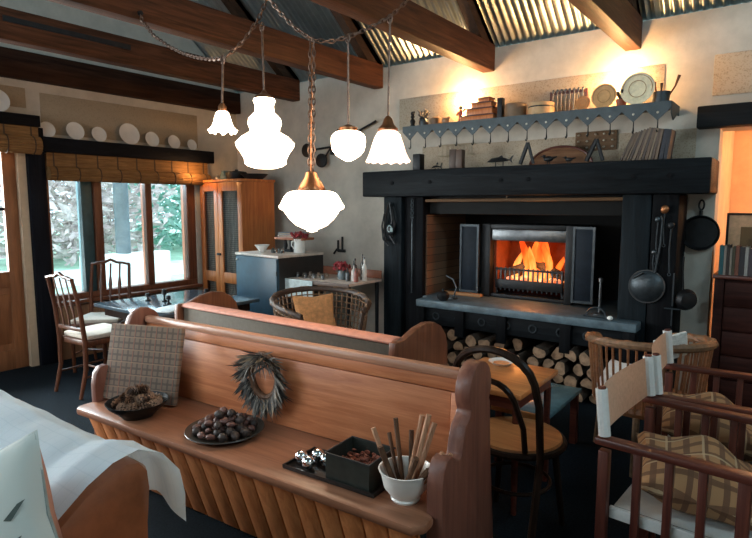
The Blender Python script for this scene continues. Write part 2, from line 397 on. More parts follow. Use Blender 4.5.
# rafters and tie beams
BX = [-4.57, -3.42, -2.215, -1.03]
sl = math.atan(.81)
for i, x in enumerate(BX):
    o = obj('tie_beam', MB().box((x-.115, YB+.02, 2.66), (x, YF, 2.885), .008), BEAM)
    tag(o, ['dark timber tie beam with a long black strip, nearest the window wall', 'brown timber tie beam holding the left end of the lamp chain', 'brown timber tie beam ending above the glow left of the stacked boxes', 'brown timber tie beam lit from below by the right mantel lamp'][i], 'beam', 'tie beams under the metal roof')
    L = (YF-YR)/math.cos(sl)
    r = MB(); r.prism([(YF, 2.90), (YF, 2.80+.03), (YR, ZR-.05), (YR, ZR-.22), (YF-.12, 2.87-.07)], 'x', x-.10, x-.015)
    o = obj('roof_rafter', r, RAFT)
    tag(o, 'dark sloping rafter above the %s tie beam from the window wall' % ['first', 'second', 'third', 'fourth', 'fifth', 'sixth'][i], 'rafter', 'rafters under the metal roof')
m = MB().box((XL, YB+.02, 2.61), (XL+.1, YF-.01, 2.85), .006)
tag(obj('wall_plate', m, PLATEW), 'dark weathered timber running along the top of the window wall', 'beam')
# iron strip on the first beam
m = MB().box((BX[0], 1.75, 2.785), (BX[0]+.006, 2.70, 2.825))
tag(obj('iron_strip', m, IRON), 'long black iron strip fixed along the first tie beam', 'strip')
# door (left edge)
m = MB()
m.box((XL-.12, 1.235, 0), (XL+.02, 1.335, 2.2)); m.box((XL-.12, 2.20, 0), (XL+.03, 2.265, 2.2)); m.box((XL-.12, 1.335, 2.1), (XL+.02, 2.20, 2.2))
m.box((XL-.12, .25, 0), (XL+.02, .31, 2.2)); m.box((XL-.12, .31, 2.1), (XL+.02, 1.235, 2.2))
struct('trim_1', m, JAMBW)
d = thing('added_door', 'added full length glazed opening, out of view, for light on the pew', 'door', (XL-.02, .7725, 0)); d['kind'] = 'structure'  # unseen second door, made up so daylight reaches the pew boards
m = MB()
m.box((-.045, -.46, 0), (0, -.38, 2.1), .004); m.box((-.045, .38, 0), (0, .46, 2.1), .004); m.box((-.045, -.38, 2.0), (0, .38, 2.1), .004); m.box((-.045, -.38, 0), (0, .38, .1), .004)
obj('door_frame', m, DOORW, d); obj('pane', MB().box((-.03, -.38, .1), (-.02, .38, 2.0)), PANE, d)
d = thing('door_1', 'brown wooden glazed door at the left edge', 'door', (XL-.02, 1.767, 0)); d['kind'] = 'structure'
m = MB()
m.box((-.045, -.43, .0), (0, -.325, 2.1), .004); m.box((-.045, .32, .0), (0, .43, 2.1), .004)
m.box((-.045, -.32, 2.0), (0, .32, 2.1), .004); m.box((-.045, -.32, .76), (0, .32, .90), .004); m.box((-.045, -.32, 0), (0, .32, .18), .004); m.box((-.035, -.32, .18), (-.012, .32, .76))
m.box((-.03, -.30, .24), (-.004, .30, .70), .01)
f = obj('door_frame', m, DOORW, d)
m = MB(); m.box((-.03, -.32, .9), (-.02, .32, 2.0)); obj('pane', m, PANE, d)
m = MB(); m.box((-.04, -.32, 1.45), (-.005, .32, 1.475)); obj('glazing_bar', m, DARKPOST, d)
# window
wn = thing('window_1', 'wide timber window with three panes', 'window', (XL-.08, 3.25, .54)); wn['kind'] = 'structure'
m = MB()
m.box((-.06, -.83, 0), (.06, .83, .09), .004); m.box((-.06, -.83, 1.37), (.06, .83, 1.44), .004)
m.box((-.06, -.83, .09), (.06, -.78, 1.37), .004); m.box((-.06, .72, .09), (.06, .83, 1.37), .004)
m.box((-.05, .21, .09), (.05, .285, 1.37), .004)
obj('window_frame', m, WINW, wn)
m = MB(); m.box((-.05, -.36, .09), (.07, -.28, 1.37), .004); obj('mullion', m, WINW, wn)
m = MB(); m.box((-.05, -.48, .09), (.05, -.37, 1.37), .004); obj('mullion', m, TEALP, wn)
for a, b in ((-.78, -.48), (-.28, .21), (.285, .72)):
    obj('pane', MB().box((-.01, a, .09), (-.002, b, 1.37)), PANE, wn)
m = MB(); m.box((.061, -.83, -.0), (.16, .83, .035), .006); obj('window_sill', m, WINW, wn)
struct('trim_2', MB().box((XL, 2.27, 0), (XL+.07, 2.415, 2.2), .006), DARKPOST)
m = MB().box((XL, 2.43, 0), (XL+.03, 4.05, .52), .004)
struct('trim_3', m, wood('tan_wall_boarding', (.22, .10, .05), (.36, .18, .09), .5, 2, 4, .1))
tag(obj('window_lintel', MB().box((XL, 2.385, 1.985), (XL+.12, 4.27, 2.12), .006), LINTELW), 'long black timber lintel over the wide window, plates stood on it', 'lintel')
tag(obj('door_lintel', MB().box((XL, .9, 2.2), (XL+.12, 2.375, 2.30), .006), LINTELW), 'short black timber lintel over the glazed door', 'lintel')
# stencilled panels on plaster
for i, (a, b, c, e) in enumerate(((2.43, 4.13, 2.16, 2.525), (1.2, 2.31, 2.37, 2.545))):
    struct('trim_%d' % (4+i), MB().box((XL, a, c), (XL+.006, b, e), .002), STENC)
for i, (a, b, c, e) in enumerate(((-.547, .8, 2.262, 2.545), (-3.22, -.86, 2.235, 2.53), (-2.95, -.63, 1.83, 2.05))):
    struct('trim_%d' % (6+i), MB().box((a, YF-.005, c), (b, YF, e), .002), STENC2)
# plates standing on the lintels
prof = [(0, 0), (.55, 0), (.62, .05), (1, .14), (1.0, .17), (.6, .085), (0, .06)]
PL = [(2.457, .072, 'first small white plate from the left on the window lintel'), (2.71, .085, 'medium white plate second from the left on the window lintel'), (2.942, .075, 'white plate just left of the largest one on the window lintel'), (3.259, .11, 'largest white plate on the window lintel'), (3.518, .08, 'white plate just right of the largest one on the window lintel'), (3.784, .075, 'white plate second from the right on the window lintel'), (4.017, .062, 'smallest white plate, rightmost on the window lintel')]
for y, r, lb in PL:
    o = obj('plate', MB().lathe([(a*r, b*r) for a, b in prof], 28, T(0, 0, r*.97) @ RY(79)), CREAM, loc=(XL+.045, y, 2.121))
    tag(o, lb, 'plate', 'plates on the window wall')
o = obj('plate', MB().lathe([(a*.10, b*.10) for a, b in prof], 28, T(0, 0, .097) @ RY(79)), CREAM, loc=(XL+.045, 2.06, 2.301)); tag(o, 'white plate on the door lintel at the left edge', 'plate', 'plates on the window wall')

# bamboo blinds
def blind(y0, y1, ztop, drop, r, x, label):
    b = thing('bamboo_blind', label, 'blind', (x, (y0+y1)/2, ztop)); h = (y1-y0)/2
    m = MB(); k = int(drop/.011)
    for i in range(k): m.box((-.004, -h, -i*.011-.0105), (.004, h, -i*.011))
    obj('slat_sheet', m, BAMBOO, b)
    m = MB(); pr = [(0, -h)] + [(r+.003*(i % 2), -h+i*2*h/60) for i in range(61)]+[(0, h)]
    n = 20
    pts = []
    for j in range(44):
        a = j*2*PI/44; q = r+(.004 if j % 2 else -.002); pts.append((q*math.cos(a)*.85, q*math.sin(a)))
    m.prism(pts, 'y', -h, h, M=T(r*.3, 0, -drop-r*.6)); obj('roll', m, BAMBOO, b)
    q = int((y1-y0)/.21)
    for i in range(q+1):
        m = MB()
        y = -h+.06+i*(2*h-.12)/q
        m.box((.004, y-.006, -drop), (.007, y+.006, 0))
        m.tube([(r*.3+r*.9*math.cos(a), y, -drop-r*.6+r*1.06*math.sin(a)) for a in [t*PI/8 for t in range(16)]], .005, 6, True)
        obj('tape', m, CORD, b)
    return b
blind(2.425, 4.2, 1.983, .155, .062, XL+.075, 'rolled bamboo blind under the black lintel of the wide window')
blind(1.15, 2.36, 2.198, .12, .075, XL+.09, 'rolled bamboo blind above the glazed door')

# outside: verandah and garden
tag(obj('verandah_floor', MB().box((-8.6, -1.5, -.35), (XL-.2, 8, -.05)), PAVE), 'pale paved verandah floor outside the window', 'floor', kind='structure')
struct('ground', MB().box((-60, -20, -.6), (-8.6, 60, -.4)), LAWN)
tag(obj('garden_path', MB().box((-17, -20, -.399), (-13.5, 60, -.385)), PAVE), 'pale strip of path crossing the lawn outside', 'path', kind='structure')
tag(obj('parapet', MB().box((-8.2, 3.9, -.05), (-8.0, 5.25, .78), .02), PAVE), 'low white parapet wall seen through the middle pane', 'wall')
tag(obj('verandah_post', MB().lathe([(.105, 0), (.105, 2.2), (.11, 2.21), (.11, 2.5)], 20), plain('grey_pole', (.10, .12, .13), .8, 0, .3, 6), loc=(-8.1, 4.52, .781)), 'round grey verandah post standing on the white parapet outside', 'post')
def shrub(name, label, n, R0, H, mat, loc, grp):
    m = MB()
    for i in range(n):
        a = random.uniform(0, 2*PI); h = random.random(); rr = R0*math.sqrt(random.random())*(1-.6*abs(h-.45))
        p = V((rr*math.cos(a), rr*math.sin(a), .1+h*H)); s = random.uniform(.16, .34)
        d = V((random.uniform(-1, 1), random.uniform(-1, 1), random.uniform(-.6, .6))).normalized(); u = d.orthogonal().normalized()
        m.quad(p-u*s*.4, p+d*s, p+u*s*.4, p-d*s)
    b = thing(name, label, 'shrub', loc, 0, grp)
    obj('foliage', m, mat, b); t = MB()
    for k in range(5): t.tube([(.03*k-.06, 0, 0), ((k-2)*.1*R0, .1*R0*math.sin(k), H*.6)], [.05, .02], 6)
    obj('stem', t, mat, b)
    return b
s1 = shrub('garden_shrub', 'pinkish leafy shrub seen through the left window pane', 2600, 3.6, 6.5, LEAFR, (-20, 9.4, -.4), 'shrubs in the garden')
s2 = shrub('garden_shrub', 'green shrub seen through the right window pane', 2600, 3.6, 7.0, LEAFG, (-21, 15.6, -.4), 'shrubs in the garden')
for src, x, y, lb in ((s1, -27, 14.5, 'pinkish shrub behind the verandah post'), (s2, -28, 22.5, 'green shrub furthest right in the garden'), (s1, -21, 2.0, 'pinkish shrub seen through the glazed door')):
    o = copy_tree(src); o.location = (x, y, -.4); o.rotation_euler.z = x*1.3; o['label'] = lb

# ---------------------------------------------------------------- fireplace
fp = thing('fireplace', 'large blackened timber fireplace with raised slate hearth and thick mantel beam', 'fireplace', (-1.88, YF, 0))
def L(x, y, z): return (x+1.88, y-YF, z)
def fbox(m, a, b, bev=.006): return m.box(L(*a), L(*b), bev)
m = MB(); fbox(m, (-3.37, 4.3, 1.577), (-.475, 4.709, 1.812), .012)
o = obj('mantel_beam', m, BLACKW, fp)
b = MB()
for x in (-3.02, -2.62, -1.95, -1.72, -.95, -.72): b.lathe([(0, 0), (.018, 0), (.018, .006), (0, .008)], 12, T(*L(x, 4.3, 1.70)) @ RX(90))
obj('bolt', b, BLACKD, o)
for x0, x1, mm, yy in ((-3.16, -2.955, BLACKV, 4.36), (-2.95, -2.745, BLACKD, 4.40), (-1.03, -.835, BLACKV, 4.36), (-.83, -.66, BLACKD, 4.36)):
    obj('post', fbox(MB(), (x0, yy, 0), (x1, 4.709, 1.576), .01), mm, fp)
m = MB(); m.prism([(L(-2.69, 0, 0)[0], 4.2-YF), (L(-.86, 0, 0)[0], 4.2-YF), (L(-.86, 0, 0)[0], 4.358-YF), (L(-1.035, 0, 0)[0], 4.358-YF), (L(-1.035, 0, 0)[0], 5.2-YF), (L(-2.74, 0, 0)[0], 5.2-YF), (L(-2.74, 0, 0)[0], 4.395-YF), (L(-2.69, 0, 0)[0], 4.395-YF)], 'z', .605, .668, .008)
obj('hearth_slab', m, SLATE, fp)
m = MB(); fbox(m, (-2.69, 4.24, .45), (-.86, 4.30, .604)); fr = obj('hearth_panel', m, BLACKW, fp)
for x in (-2.5, -2.28, -2.06, -1.84, -1.62, -1.4, -1.2): m = MB(); m.tube([L(x+.03*math.cos(t), 4.236, .53+.03*math.sin(t)) for t in [k*PI/6 for k in range(12)]], .007, 6, True); obj('carved_ring', m, IRON2, fr)
for x in (-2.69, -2.30, -1.92, -1.40, -.95): obj('bracket', fbox(MB(), (x, 4.205, .38), (x+.085, 4.239, .604)), BLACKD, fp)
for x0, x1 in ((-2.735, -2.65), (-.83+.0, -.8)):
    pass
m = MB(); fbox(m, (-2.70, 4.62, .0), (-.9, 4.66, .60)); obj('log_recess_back', m, FLATBLACK, fp)
m = MB(); fbox(m, (-2.74, 4.5, 1.42), (-1.04, 4.62, 1.576)); obj('smoke_hood', m, FLATBLACK, fp)
m = MB(); m.tube([L(-2.735, 4.43, 1.54), L(-1.04, 4.43, 1.545)], .014, 8); m.tube([L(-1.95, 4.43, 1.54), L(-1.95, 4.43, 1.575)], .008, 6); obj('wooden_rail', m, wood('pale_rail', (.10, .055, .028), (.18, .10, .05), .5, 0), fp)
# recess
m = MB(); fbox(m, (-2.86, 4.72, .605), (-2.745, 5.2, 1.7), 0); fbox(m, (-1.035, 4.72, .605), (-.9, 5.2, 1.7), 0)
struct('chimney_recess', m, BRICK, loc=(-1.88, YF, 0))
m = MB(); fbox(m, (-2.86, 5.2, .605), (-.9, 5.3, 1.7), 0); fbox(m, (-2.745, 4.72, 1.6), (-1.035, 5.2, 1.7), 0); struct('chimney_back', m, FLATBLACK, loc=(-1.88, YF, 0))
obj('brick_cheek', fbox(MB(), (-2.744, 4.45, .669), (-2.728, 5.19, 1.41), 0), BRICK, fp)
# stove insert
st = thing('stove_insert', 'black cast iron fire insert with two folded side doors', 'stove', (-1.88, 4.7, .668))
def Q(x, y, z): return (x+1.88, y-4.7, z-.668)
m = MB()
for a, b in (((-2.30, 4.7, .668), (-2.215, 5.15, 1.33)), ((-1.54, 4.7, .668), (-1.47, 5.15, 1.33)), ((-2.215, 4.7, 1.285), (-1.54, 5.15, 1.33)), ((-2.215, 4.72, .668), (-1.54, 5.15, .70))): m.box(Q(*a), Q(*b), .006)
obj('body', m, IRON, st)
obj('hood_plate', MB().box(Q(-2.215, 4.715, 1.185), Q(-1.54, 4.73, 1.284), .004), STEEL, st)
m = MB(); m.box(Q(-2.214, 5.09, .701), Q(-1.541, 5.13, 1.284)); m.box(Q(-2.214, 4.78, .701), Q(-2.19, 5.09, 1.284)); m.box(Q(-1.565, 4.78, .701), Q(-1.541, 5.09, 1.284)); obj('fire_lining', m, FIREBACK, st)
for a, b, mm in ((-2.50, -2.31, IRON2), (-1.465, -1.29, IRON2)):
    m = MB(); m.box(Q(a, 4.66, .70), Q(b, 4.685, 1.325), .004); dd = obj('side_door', m, plain('navy_iron_door', (.008, .013, .021), .55, 0, .3, 10, .1, .15), st)
    m = MB()
    for p, q in (((a, 4.652, 1.305), (b, 4.66, 1.325)), ((a, 4.652, .70), (b, 4.66, .72)), ((a, 4.652, .72), (a+.018, 4.66, 1.305)), ((b-.018, 4.652, .72), (b, 4.66, 1.305))): m.box(Q(*p), Q(*q))
    obj('door_rim', m, IRON2, dd)
gr = thing('fire_grate', 'black iron basket grate holding the fire', 'grate', (-1.88, 4.9, .701))
m = MB()
for i in range(15): x = -.30+i*.6/14; m.box((x-.007, -.135, .03), (x+.007, -.12, .24), .003)
obj('bar', m, IRON2, gr)
m = MB(); m.box((-.31, -.142, .05), (.31, -.112, .13), .004); m.box((-.31, -.14, .215), (.31, -.122, .232)); m.box((-.31, -.12, .075), (.31, .14, .09)); m.box((-.31, -.115, .0), (-.29, -.095, .06)); m.box((.29, -.115, 0), (.31, -.095, .06)); obj('basket', m, IRON, gr)
m = MB()
for i in range(60): m.sph((random.uniform(-.27, .27), random.uniform(-.09, .11), .115+random.uniform(0, .03)), random.uniform(.016, .03), 1, jit=.2)
em = obj('embers', m, EMBER, loc=(-1.88, 4.9, .701)); tag(em, 'glowing red embers in the iron grate', 'embers', kind='stuff')
m = MB()
for (x, y, h, r, tw) in ((-.08, 0, .42, .05, .05), (.05, .02, .46, .06, -.04), (.13, -.02, .38, .045, .05), (-.17, .03, .27, .04, -.04), (.22, .02, .25, .035, -.04), (0, -.05, .33, .04, .03), (.08, .06, .48, .05, .03), (-.03, .06, .40, .05, -.03), (.28, .05, .16, .03, -.03)):
    pts = [(x+tw*math.sin(t*5)*t, y, .1+h*t) for t in [k/8 for k in range(9)]]
    m.tube(pts, [r*(.45+1.2*t)*(1-t)**.6+.003 for t in [k/8 for k in range(9)]], 8, flat=.7)
fl = obj('flames', m, FLAME, loc=(-1.88, 4.9, .701)); tag(fl, 'orange flames rising from the grate', 'fire', kind='stuff')
for i, (a, b, r, lb) in enumerate((((-.27, -.03, .17), (.06, .05, .30), .04, 'burning log leaning left in the grate'), ((.28, -.02, .17), (.0, .03, .28), .042, 'burning log leaning right in the grate'))):
    o = obj('burning_log', MB().tube([a, b], r, 10), BARK, loc=(-1.88, 4.9, .701)); tag(o, lb, 'log')
light('firelight', 'POINT', (-1.88, 4.76, 1.02), 9, (1, .34, .08), size=.08)

# logs stacked under the hearth
def log_mesh(r, seed):
    rd = random.Random(seed); m = MB(); k = rd.choice((7, 8, 9, 5)); a0 = rd.uniform(0, 6)
    split = rd.random() < .75; pts = []
    for j in range(12):
        a = a0+2*PI*j/12; q = r*rd.uniform(.88, 1)
        if split: q = min(q, r*.45/max(.01, abs(math.cos(a-a0+.6)))) if math.cos(a-a0+.6) < 0 else q
        pts.append((q*math.cos(a), q*math.sin(a)))
    m.mi = 0; m.prism(pts, 'y', -.15, .15)
    m.bm.faces.ensure_lookup_table()
    for f in m.bm.faces:
        if len(f.verts) > 4: f.material_index = 1
    return m
protos = [obj('split_log', log_mesh(.056-.003*(i % 3), 40+i), [BARK, LOGEND]) for i in range(7)]
used = set(); k = 0
for row in range(4):
    for c in range(14):
        if row == 3 and c % 5 == 2: continue
        x = -2.55+c*.118+(.059 if row % 2 else 0)
        if x > -.97: continue
        i = random.randrange(7); o = protos[i] if i not in used else protos[i].copy()
        if i in used: COL.objects.link(o)
        used.add(i); o.location = (x, 4.42+random.uniform(-.08, .05), .058+row*.1022); o.rotation_euler = (0, random.uniform(0, 6), 0)
        tag(o, 'split firewood log in the stack under the raised hearth', 'log', 'firewood under the hearth')
for i in range(7):
    if i not in used: bpy.data.objects.remove(protos[i])

# ---------------------------------------------------------------- pelmet shelf
X0, X1 = -2.97, -.755
sh = thing('wall_shelf', 'long shelf with grey zigzag metal edge above the mantel beam', 'shelf', ((X0+X1)/2, YF, 2.19)); hw = (X1-X0)/2
obj('board', MB().box((-hw, -.31, 0), (hw, -.006, .02), .003), wood('shelf_board', (.10, .06, .035), (.22, .13, .07), .6, 0), sh)
n = 14; tw = 2*hw/n; pts = [(-hw, .02)]
low = []
for i in range(n):
    low += [(-hw+i*tw, -.028), (-hw+(i+.5)*tw, -.105)]
low.append((hw, -.028))
pts = [(-hw, .022)]+low+[(hw, .022)]
m = MB(); m.prism(pts, 'y', -.318, -.311); m.prism([(-.31, .022), (-.31, -.06), (-.22, -.10), (-.1, -.045), (-.006, -.045), (-.006, .022)], 'x', hw, hw+.006)
pe = obj('zigzag_edge', m, ZINC, sh)
for i in range(n):
    x = -hw+(i+.5)*tw
    obj('stud', MB().sph((x, -.319, -.05), (.009, .004, .009), 2), STUD, pe)
    m = MB(); m.tube([(x, -.300, -.09), (x, -.300, -.135), (x, -.30, -.17)], [.0035, .004, .007], 6); m.tube([(x, -.3145+.0145*math.cos(t), -.17-.012*math.sin(t)) for t in [k*PI/6 for k in range(7)]], .004, 6)
    obj('hook', m, IRON, sh)
# glow lamps behind the shelf objects
for x, lb, pw in ((-2.47, 'small glowing uplight on the shelf behind the stacked boxes', 38), (-1.13, 'small glowing uplight on the shelf behind the large plate', 38)):
    t = thing('uplight', lb, 'lamp', (x, 4.62, 2.21), 0, 'uplights on the shelf')
    obj('base', MB().lathe([(.03, 0), (.03, .01), (.012, .015), (.012, .04), (.018, .045), (.018, .06)], 16), BRASS, t)
    obj('bulb', MB().sph((0, 0, .085), (.022, .022, .028), 2), BULB, t)
    light('uplight_glow', 'POINT', (x, 4.615, 2.44), pw*.95, (1, .55, .22), size=.03)
ZS = 2.2105
def standing(name, label, cat, x, y, z, parts, rz=0, group=None):
    t = thing(name, label, cat, (x, y, z), rz, group)
    for nm, mb, mm in parts: obj(nm, mb, mm, t)
    return t
# figurines and pots at left end
m = MB(); m.lathe([(.03, 0), (.03, .01), (.018, .03), (.026, .06), (.012, .085), (.022, .1), (.008, .125)], 14)
m2 = MB(); m2.sph((0, 0, .13), .02, 2); m2.sph((.015, 0, .14), .012, 1)
standing('figurine', 'dark carved figurine at the left end of the shelf', 'figurine', -2.93, 4.5, ZS, [('body', m, IRON), ('head', m2, IRON)])
m = MB(); m.lathe([(.035, 0), (.045, .04), (.038, .07), (.045, .075), (.04, .08), (.03, .04)], 18)
m2 = MB()
for a in range(9): m2.tube([(0, 0, .06), (.05*math.cos(a*.7), .05*math.sin(a*.7), .11+.02*(a % 3))], [.006, .012], 6)
standing('small_pot', 'dark pot with stubby stems beside the left figurine', 'pot', -2.81, 4.5, ZS, [('pot', m, IRON2), ('stems', m2, LEAF)])
m = MB(); m.lathe([(.05, 0), (.055, .03), (.055, .06), (.03, .075), (0, .08)], 20); standing('round_box', 'low dark round box on the shelf left of the glow', 'box', -2.68, 4.5, ZS, [('body', m, colr((.14, .08, .04)))])
m = MB(); m.sph((0, 0, .03), (.04, .03, .03), 2); m.sph((.03, 0, .05), .016, 1); tag(obj('stone_figure', m, colr((.3, .18, .1)), loc=(-2.56, 4.46, ZS)), 'small brown stone figure in front of the left glow', 'figurine')
m = MB(); m.tube([(-.012, 0, 0), (-.01, 0, .05)], .008, 6); m.tube([(.012, 0, 0), (.01, 0, .05)], .008, 6); m.sph((0, 0, .075), (.02, .014, .032), 2); m.tube([(-.02, 0, .09), (-.04, 0, .06)], .007, 6); m.tube([(.02, 0, .09), (.04, 0, .11)], .007, 6)
m2 = MB(); m2.sph((0, 0, .122), .017, 2); standing('figurine', 'little red figurine standing against the left glow', 'figurine', -2.40, 4.44, ZS, [('body', m, colr((.35, .05, .02))), ('head', m2, IRON)])
# stepped stack of wooden boxes
z = ZS
for w_, h_, dx, lb in ((.30, .05, 0, 'lowest and widest of the stacked wooden boxes on the shelf'), (.24, .055, .02, 'second wooden box up in the shelf stack'), (.18, .045, .04, 'third wooden box up in the shelf stack'), (.10, .035, .06, 'topmost little wooden box in the shelf stack')):
    m = MB(); m.box((-w_/2, -.05, 0), (w_/2, .05, h_-.01), .004); m2 = MB(); m2.box((-w_/2-.006, -.056, h_-.01), (w_/2+.006, .056, h_), .002)
    standing('wooden_box', lb, 'box', -2.24+dx, 4.48, z, [('body', m, REDWOOD), ('lid', m2, MAHOG)], 0, 'stacked boxes on the shelf'); z += h_
tag(obj('wooden_block', MB().box((-.022, -.03, 0), (.022, .03, .17), .004), IRON, loc=(-2.045, 4.48, ZS)), 'dark upright wooden block right of the stacked boxes', 'block')
m = MB(); m.lathe([(.085, 0), (.085, .08), (.088, .08), (.088, .105), (.08, .11), (0, .11)], 26); tag(obj('pantry_box', m, colr((.16, .09, .045)), loc=(-1.92, 4.49, ZS)), 'round dark brown pantry box on the shelf beside the block', 'box')
m = MB(); m.lathe([(.1, 0), (.1, .09), (.09, .095), (.09, .02), (0, .02)], 26); m2 = MB(); m2.lathe([(.102, .055), (.102, .065), (.1, .065), (.1, .055)], 26, cap=False)
standing('round_sieve', 'round pale wooden sieve with a dark band on the shelf', 'sieve', -1.70, 4.48, ZS, [('hoop', m, colr((.45, .27, .13))), ('band', m2, IRON)])
# spoon rack
m = MB(); m.box((-.15, -.012, .16), (.15, 0, .185)); m.box((-.15, -.012, 0), (.15, 0, .02)); m.box((-.15, -.012, .02), (-.135, 0, .16)); m.box((.135, -.012, .02), (.15, 0, .16))
sr = thing('spoon_rack', 'small rack of upright spoons on the wall above the shelf', 'rack', (-1.56, YF-.008, 2.235)); obj('rack', m, MAHOG, sr)
for i in range(8):
    q = MB(); x = -.12+i*.034; q.tube([(x, -.018, .03), (x, -.018, .17)], .005, 6); q.sph((x, -.02, .185), (.011, .006, .016), 2)
    tag(obj('spoon', q, STEEL, loc=(-1.56, YF-.008, 2.235)), 'small metal spoon hanging upright in the spoon rack', 'spoon', 'spoons in the rack')
for i, (x, r, lb) in enumerate(((-1.33, .04, 'small dark jar lid disc left of the shelf plates'), )):
    pass
for x, r, mm, lb in ((-1.37, .055, colr((.5, .2, .06)), 'small orange plate leaning at the left of the shelf plates'), (-1.215, .09, colr((.55, .30, .12)), 'medium amber plate leaning on the wall shelf'), (-.985, .115, colr((.72, .62, .42)), 'largest cream plate leaning on the wall shelf')):
    m = MB(); m.lathe([(a*r, b*r) for a, b in prof], 32, T(0, 0, r*.985) @ RX(82))
    t = thing('plate', lb, 'plate', (x, 4.46, ZS), 0, 'plates on the wall shelf'); o = obj('dish', m, mm, t)
    m = MB()
    for q in (.5, .85): m.tube([(r*q*math.cos(a), -r*.12-.004, r*.985+r*q*math.sin(a)) for a in [k*PI/16 for k in range(32)]], r*.02, 6, True)
    obj('rim_line', m, colr((.32, .16, .06)), t)
m = MB(); m.lathe([(.03, 0), (.04, .05), (.042, .055), (.036, .055), (.03, .01)], 18); m2 = MB()
for a in range(7): m2.tube([(0, 0, .04), (.035*math.cos(a), .035*math.sin(a), .1+.01*(a % 3))], [.004, .009], 6)
standing('small_pot', 'little dark plant pot between the two larger shelf plates', 'pot', -1.095, 4.47, ZS, [('pot', m, colr((.2, .05, .02))), ('stems', m2, IRON)])
sp = standing('saucepan', 'dark saucepan holding utensils at the right end of the shelf', 'saucepan', -.845, 4.52, ZS, [('pan', MB().lathe([(.055, 0), (.062, .085), (.064, .085), (.06, .08), (.053, .01), (0, .01)], 24), IRON2)])
for i, (dx, dy, l, lb) in enumerate(((-.035, 0, .1, 'short wooden spatula in the shelf saucepan'), (0, .01, .09, 'small dark brush in the shelf saucepan'), (.09, 0, .13, 'long dark handle leaning out of the shelf saucepan'))):
    tag(obj('utensil', MB().tube([(dx*.3, dy, .012), (dx, dy, .08+l*.3), (dx*1.25, dy, .06+l)], [.005, .006, .011], 8), [STICKD, IRON, STICKD][i], loc=(-.845, 4.52, ZS)), lb, 'utensil', 'utensils in the shelf saucepan')

# ---------------------------------------------------------------- things on the mantel beam
ZM = 1.8125
tag(obj('dark_box', MB().box((-.04, -.04, 0), (.04, .04, .15), .006), IRON, loc=(-2.83, 4.45, ZM)), 'small black box on the left end of the mantel', 'box')
m = MB()
for z in (0, .10): m.tube([(-.17, 0, z), (.17, 0, z), (.17, -.06, z), (-.17, -.06, z)], .004, 6, True)
for i in range(9): x = -.17+i*.0425; m.tube([(x, -.06, 0), (x, -.06, .10)], .003, 5)
tag(obj('wire_rack', m, colr((.4, .32, .22), .4), loc=(-2.56, YF-.012, 1.95)), 'little pale wire rack hung on the wall above the mantel', 'rack')
m = MB(); m.box((-.065, -.03, 0), (-.004, .03, .17), .004); m2 = MB(); m2.box((-.003, -.03, 0), (.06, .03, .165), .004)
standing('carved_block', 'dark brown pair of carved bookend blocks on the mantel', 'block', -2.43, 4.45, ZM, [('left_half', m, colr((.05, .025, .015))), ('right_half', m2, colr((.07, .035, .02)))])
def fish(l, label, x, mm, z0=.045):
    t = thing('fish_figure', label, 'figurine', (x, 4.42, ZM), 0); m = MB()
    m.tube([(-l/2, 0, z0), (-l*.3, 0, z0+.012), (0, 0, z0+.016), (l*.25, 0, z0+.012), (l*.42, 0, z0+.008)], [.004, l*.13, l*.16, l*.1, .008], 10, flat=.6)
    m.prism([(l*.38, z0+.008), (l*.5, z0+.04), (l*.56, z0+.045), (l*.47, z0+.01), (l*.52, z0-.015)], 'y', -.005, .005); m.prism([(-l*.1, z0+.03), (l*.1, z0+.05), (l*.16, z0+.03)], 'y', -.004, .004)
    obj('body', m, mm, t); m = MB(); m.tube([(-l*.15, 0, 0), (-l*.15, 0, z0)], .004, 6); m.tube([(l*.15, 0, 0), (l*.15, 0, z0)], .004, 6); obj('leg', m, mm, t)
fish(.22, 'black fish shaped figure in the middle of the mantel', -2.02, IRON)
fish(.10, 'small flat dark fish figure left of the carved blocks', -2.62, IRON, .015)
for x, s, lb in ((-1.60, 1, 'larger of two small dark bird figures in front of the basket'), (-1.44, .75, 'smaller of two small dark bird figures in front of the basket')):
    m = MB(); m.sph((0, 0, .045*s), (.04*s, .02*s, .022*s), 2); m.sph((-.035*s, 0, .066*s), .014*s, 2); m.tube([(.03*s, 0, .05*s), (.07*s, 0, .06*s)], [.012*s, .004], 6); m.tube([(-.045*s, 0, .066*s), (-.065*s, 0, .064*s)], [.006*s, .002], 6)
    m2 = MB(); m2.tube([(-.008, 0, 0), (-.006, 0, .03*s)], .0035, 5); m2.tube([(.012, 0, 0), (.008, 0, .03*s)], .0035, 5)
    standing('bird_figure', lb, 'figurine', x, 4.40, ZM, [('body', m, IRON), ('leg', m2, IRON)])
# half round basket tray leaning
m = MB(); pts = [(.25*math.cos(a), .15*math.sin(a)) for a in [k*PI/14 for k in range(15)]]
m.prism(pts, 'y', -.012, .012, .003, T(0, 0, .001) @ RX(-8)); m2 = MB(); m2.tube([(.25*math.cos(a), -.012+.0, .15*math.sin(a)+.001) for a in [k*PI/20 for k in range(21)]], .010, 8, M=RX(-8))
standing('half_round_board', 'half round brown board leaning on the wall behind the birds', 'board', -1.56, 4.56, ZM, [('board', m, wood('old_board', (.14, .06, .03), (.26, .13, .07), .6, 0)), ('edge', m2, MAHOG)])
def wedge(x, lb, h, w_, sw):
    m = MB(); m.tube([(0, 0, .002), (w_, 0, h)], .017, 6, flat=.6); m.tube([(w_, 0, h), (w_+sw, 0, .002)], .013, 6, flat=.6)
    tag(obj('iron_stand', m, IRON, loc=(x, 4.40, ZM+.012)), lb, 'stand')
wedge(-1.83, 'black angled iron stand left of the half round board', .17, .06, .05)
